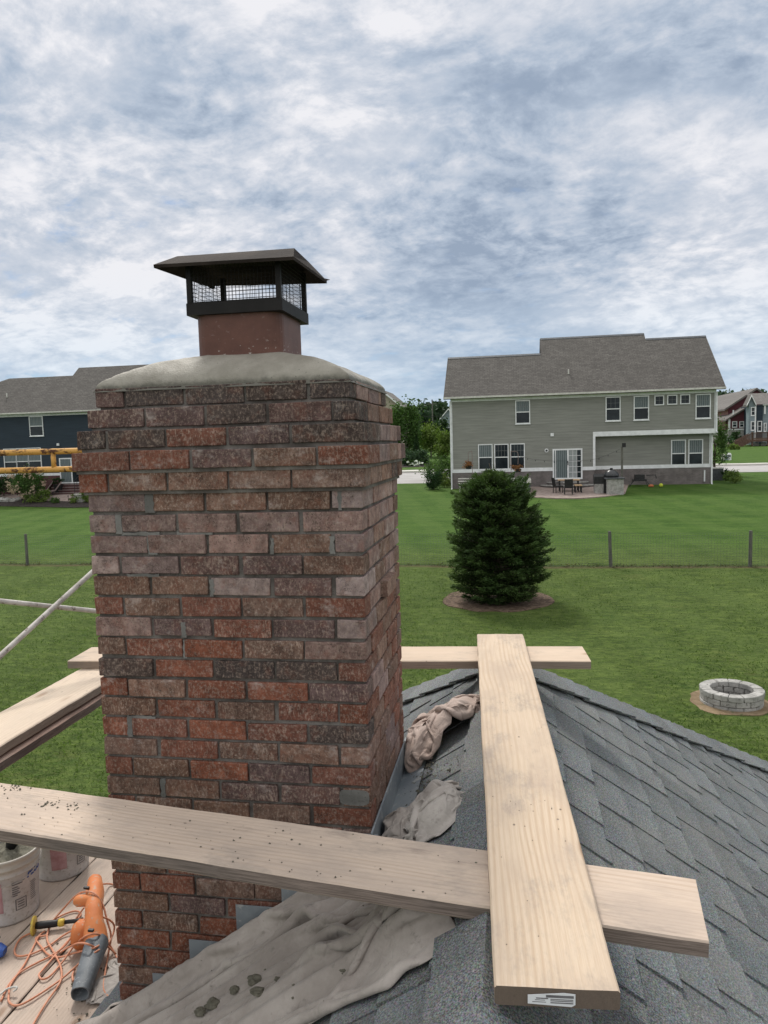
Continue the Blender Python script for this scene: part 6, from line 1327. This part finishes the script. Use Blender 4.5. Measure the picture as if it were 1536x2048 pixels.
pp = nA(116, 968, -.8); pp = np.array([pp[0], N_-.8, nz0-.75]); po = thing('plant_pot', pp, 'dark planter with a leafy plant beside the navy house door', 'potted plant'); MB().lathe([(0, -.2), (.28, -.2), (.38, .75), (0, .75)], pp, 14).build('pot', M['black'], po); b = MB(); leaves(b, crown_pts(pp+(0, 0, 1.0), .5, .4, .3, 320, 8), .16, .4); b.build('foliage', M['leaf_dark'], po, tint=True)

# ------------------------------------------------------------------ houses on the far right
Yq = 150.; rx = lambda zx, zy, Y=Yq: ony(1416+zx/12.8, 760+zy/12.8, Y)
zG = rx(600, 1560)[2]
rh = thing('maroon_house', (rx(800, 900)[0], Yq, zG), 'maroon and brick house with long sloping roofs beyond the right corner of the grey house', 'house')
ap, elf, ert = rx(1235, 215), rx(525, 690), rx(1560, 450); w_ = MB(); zlo = rx(700, 1240)[2]
w_.prism([(elf[0], Yq, zlo), (ert[0]+6, Yq, zlo), (ert[0]+6, Yq, ert[2]-3), (ert[0], Yq, ert[2]), (ap[0], Yq, ap[2]-.1), (elf[0], Yq, elf[2])], (0, .3, 0)); w_.build('gable_wall', M['maroon'], rh)
MB().box((elf[0], Yq+.3, zlo), (elf[0]+.3, Yq+40, elf[2])).build('side_wall', M['pinkbrick'], rh)
r = MB(); ovl = elf+(-.8, 0, -.45)
for A_, B_ in ((ap, ovl), (ap, ert+(1., 0, -.8))): r.hexa(np.array([(p[0], y_, p[2]+.1-q_) for p in (A_, B_) for y_ in (Yq-.5, Yq+40) for q_ in (.35, 0)]))
r.build('roof', M['roof_grey'], rh)
Yl = 146.; a1, a2 = rx(525, 1000, Yl), rx(1040, 690, Yl); zl2, zst = rx(700, 1262, Yl)[2], rx(700, 1600, Yl)[2]
MB().prism([(a1[0], Yl, zl2), (a2[0], Yl, zl2), (a2[0], Yl, a2[2]), (a1[0], Yl, a1[2])], (0, 3.9, 0)).build('lower_wall', M['maroon'], rh); MB().box((a1[0]-.02, Yl-.03, zst-2), (a2[0], Yl+3.9, zl2-.15)).build('stone_base', M['stone'], rh)
MB().hexa(np.array([(p[0], y_, p[2]+.3-q_) for p in (a1+(-.6, 0, -.4), a2) for y_ in (Yl-.4, Yl+26) for q_ in (.3, 0)])).build('lower_roof', M['roof_grey'], rh); MB().box((a1[0]-.05, Yl-.1, zl2-.15), (a2[0], Yl-.035, zl2+.1)).box((a1[0]-.05, Yl-.1, zl2+.101), (a1[0]+.3, Yl-.001, a1[2])).build('white_trim', M['white'], rh)
MB().box((a1[0]-2.2, Yl+1, zst-2), (a1[0]-.03, Yl+8, zl2-.3)).build('chimney_base', M['concrete'], rh); MB().box((a1[0]-2.0, Yl+1.5, zl2-.3), (a1[0]-.05, Yl+24, a1[2]-.2)).build('brick_bay', M['pinkbrick'], rh)
for zx0, zx1 in ((615, 745), (800, 925)): p0_, p1_ = rx(zx0, 1215, Yl), rx(zx1, 1055, Yl); window(rh, p0_[0], p0_[2], p1_[0], p1_[2], Yl, cols=2, rows=1, frame=.12, grid=False)
q = rx(650, 840, Yl-.3); MB().tube([q-(0, 0, .3), q+(0, 0, .5)], .12, 8).build('vent_pipe', M['white'], rh)
Yb = 139.; bx_ = lambda zx, zy: rx(zx, zy, Yb); b0, b1 = bx_(1035, 1330), bx_(1235, 640); ga = bx_(1100, 385)
bh = thing('blue_grey_house', (b1[0], Yb, zG), 'pale blue-grey house with a steep white-edged gable at the right edge', 'house')
w_ = MB(); w_.prism([(b0[0], Yb, zG-2), (b1[0], Yb, zG-2), (b1[0], Yb, bx_(1210, 640)[2]), (ga[0], Yb, ga[2]-.2), (b0[0], Yb, bx_(1000, 620)[2])], (0, 1.5, 0)); x2, x3 = bx_(1420, 640)[0], bx_(2300, 640)[0]; w_.box((x2, Yb+.5, zG-2), (x3, Yb+9, bx_(1500, 620)[2])); w_.build('wall', M['bluegrey'], bh)
MB().box((b1[0]+.01, Yb+.25, zG-2), (x2-.01, Yb+9, bx_(1300, 650)[2])).build('dark_bay', M['siding_navy'], bh)
r = MB(); gL, gR = bx_(975, 640), bx_(1215, 630)
for e_ in (gL, gR): r.hexa(np.array([(p[0], y_, p[2]-q_) for p in (ga, e_) for y_ in (Yb-.4, Yb+1.9) for q_ in (.3, 0)]))
re_, rt_ = bx_(1240, 625), ony(1416+1105/12.8, 760+345/12.8, Yb+7); r.add([(re_[0], Yb-.2, re_[2]), (x3+1, Yb-.2, re_[2]), (x3+1, Yb+7, rt_[2]), (re_[0]+.2, Yb+7, rt_[2])], [(0, 1, 2, 3)]); r.build('roof', M['roof_grey'], bh)
t_ = MB()
for e_ in (gL, gR): t_.hexa(np.array([(p[0], y_, p[2]+.03-q_) for p in (ga, e_) for y_ in (Yb-.52, Yb-.402) for q_ in (.30, 0)]))
t_.box((b1[0]-.22, Yb-.06, zG), (b1[0], Yb-.001, b1[2])); t_.box((x2-.1, Yb-.05, re_[2]-.2), (x3, Yb+.49, re_[2]-.02)); t_.build('white_trim', M['white'], bh)
for a_, c_ in (((1095, 915), (1215, 690)), ((1090, 1295), (1205, 1055))): p0_, p1_ = bx_(*a_), bx_(*c_); window(bh, p0_[0], p0_[2], p1_[0], p1_[2], Yb, cols=3, rows=2, split=True, frame=.13, blind_top=False)
for a_, c_ in (((1270, 1320), (1395, 1045)), ((1435, 1320), (1510, 1095)), ((1445, 860), (1490, 640))): p0_, p1_ = bx_(*a_), bx_(*c_); window(bh, p0_[0], p0_[2], p1_[0], p1_[2], Yb+.25, frame=.13, grid=False, blind_top=False)
# wooden deck with stairs
Yd = 131.; dxy = lambda zx, zy: rx(zx, zy, Yd); dk = thing('wooden_deck', (dxy(1300, 1700)[0], Yd, zG), 'brown raised wooden deck with railing and stairs at the right edge', 'deck')
d0, d1 = dxy(1105, 1540), dxy(2200, 1340); zf_, zr_ = dxy(1200, 1525)[2], dxy(1200, 1345)[2]
MB().box((d0[0], Yd, zf_-.35), (d1[0], Yd+6, zf_)).build('platform', M['deckwood'], dk); MB().box((d0[0], Yd-.03, zr_-.12), (d1[0], Yd+.1, zr_)).box((d0[0], Yd-.02, zf_+.10), (d1[0], Yd+.06, zf_+.24)).build('handrail', M['deckwood'], dk)
x = d0[0]; bl_ = MB()
while x < d1[0]: bl_.box((x, Yd+.01, zf_+.001), (x+.06, Yd+.05, zr_-.121)); x += .16
bl_.build('balusters', M['deckwood'], dk)
for k in range(5): x = d0[0]+.1+k*2.4; MB().box((x, Yd+.11, zG-3), (x+.25, Yd+.3, zr_+.1)).build('post', M['deckwood'], dk)
s0, s1 = dxy(1105, 1540), dxy(650, 1775); st2 = MB(); nst = 9
for k in range(nst):
    t_ = (k+.5)/nst; x = s0[0]+(s1[0]-s0[0])*t_; z = s0[2]+(s1[2]-s0[2])*t_; st2.box((x-.22, Yd+.1, z-.04), (x+.22, Yd+1.4, z+.02))
st2.build('stair_treads', M['deckwood'], dk)
for y_ in (Yd, Yd+1.45):
    MB().hexa(np.array([(p[0], yy, p[2]-.32+q_) for p in (s0, s1) for yy in (y_, y_+.06) for q_ in (0, .42)])).build('stringer', M['deckwood'], dk)
    MB().hexa(np.array([(p[0], yy, p[2]+1.0+q_) for p in (s0, s1) for yy in (y_-.01, y_+.09) for q_ in (0, .14)])).build('stair_rail', M['deckwood'], dk)
    b_ = MB()
    for k in range(1, 26): t_ = k/26; x = s0[0]+(s1[0]-s0[0])*t_; z = s0[2]+(s1[2]-s0[2])*t_; b_.box((x-.04, y_+.02, z+.1), (x+.04, y_+.05, z+1.02))
    b_.build('balusters', M['deckwood'], dk)
MB().box((dxy(1290, 1700)[0], Yd+2.5, zG-3), (dxy(1430, 1700)[0], Yd+2.7, zf_-.5)).box((dxy(1480, 1700)[0], Yd+2.5, zG-3), (dxy(1620, 1700)[0], Yd+2.7, zf_-.5)).build('lattice_panel', M['white_dirty'], dk)
q = ony(1416+600/12.8, 760+1780/12.8, 134); q[2] = float(h(q[0], 134)); pb = thing('planter_box', q, 'low tan block planter with a white rim at the foot of the deck stairs', 'planter'); MB().box(q+(-1.1, 0, -.5), q+(1.1, 2, 1.0)).build('block_wall', M['tan'], pb); MB().box(q+(-1.2, -.1, 1.0), q+(.2, 2.1, 1.15)).build('rim', M['white'], pb)
simple_house('back_house', 'grey roofed house between the grey house corner and the maroon house', rx(-200, 500, 185)[0], rx(500, 500, 185)[0], 185, 12, 0, rx(300, 640, 185)[2], rx(290, 350, 185)[2], 'bluegrey', 'roof_grey', 'y')
shrub('shrub', far_at(1449, 880, 128), 3.0, 2.0, 'leaf_far', 'dark shrub on the slope left of the stone base of the maroon house', n=700, leaf=.4)
shrub('shrub', far_at(1472, 880, 138), 2.0, 2.6, 'leaf_dark', 'dark upright shrub against the stone base of the maroon house', n=600, leaf=.4); shrub('shrub', far_at(1466, 885, 120), 2.2, .9, 'leaf_yel', 'low light green shrub on the slope under the maroon house', n=400, leaf=.3)
for px, py0, py1, w2, mm, lb_, nm in ((1446.5, 901, 913, .22, 'white_dirty', 'pale narrow utility post at the left end of the pair by the road', 'utility_post'), (1458, 899.5, 913, .26, 'white', 'white utility post with dark slot by the road', 'utility_post'), (1452.5, 907, 915, .36, 'bluegrey', 'squat grey-green utility box between the two utility posts', 'utility_box')):
    Y_ = 90.; p = ony(px, py1, Y_); p[2] = float(h(p[0], Y_)); hh_ = max(.5, (py1-py0)*(Y_+2)/FPX); t = thing(nm, p, lb_, 'utility box'); MB().lathe([(w2, -.2), (w2, hh_*.8), (w2*.8, hh_*.95), (0, hh_)] if nm == 'utility_post' else [(w2, -.2), (w2, hh_*.9), (w2*.9, hh_), (0, hh_)], p, 12 if nm == 'utility_post' else 4).build('casing', M[mm], t); MB().box(p+(-w2*.5, -w2*1.02, hh_*.45), p+(w2*.5, -w2*.9, hh_*.7)).build('slot', M['darkgrey'], t)
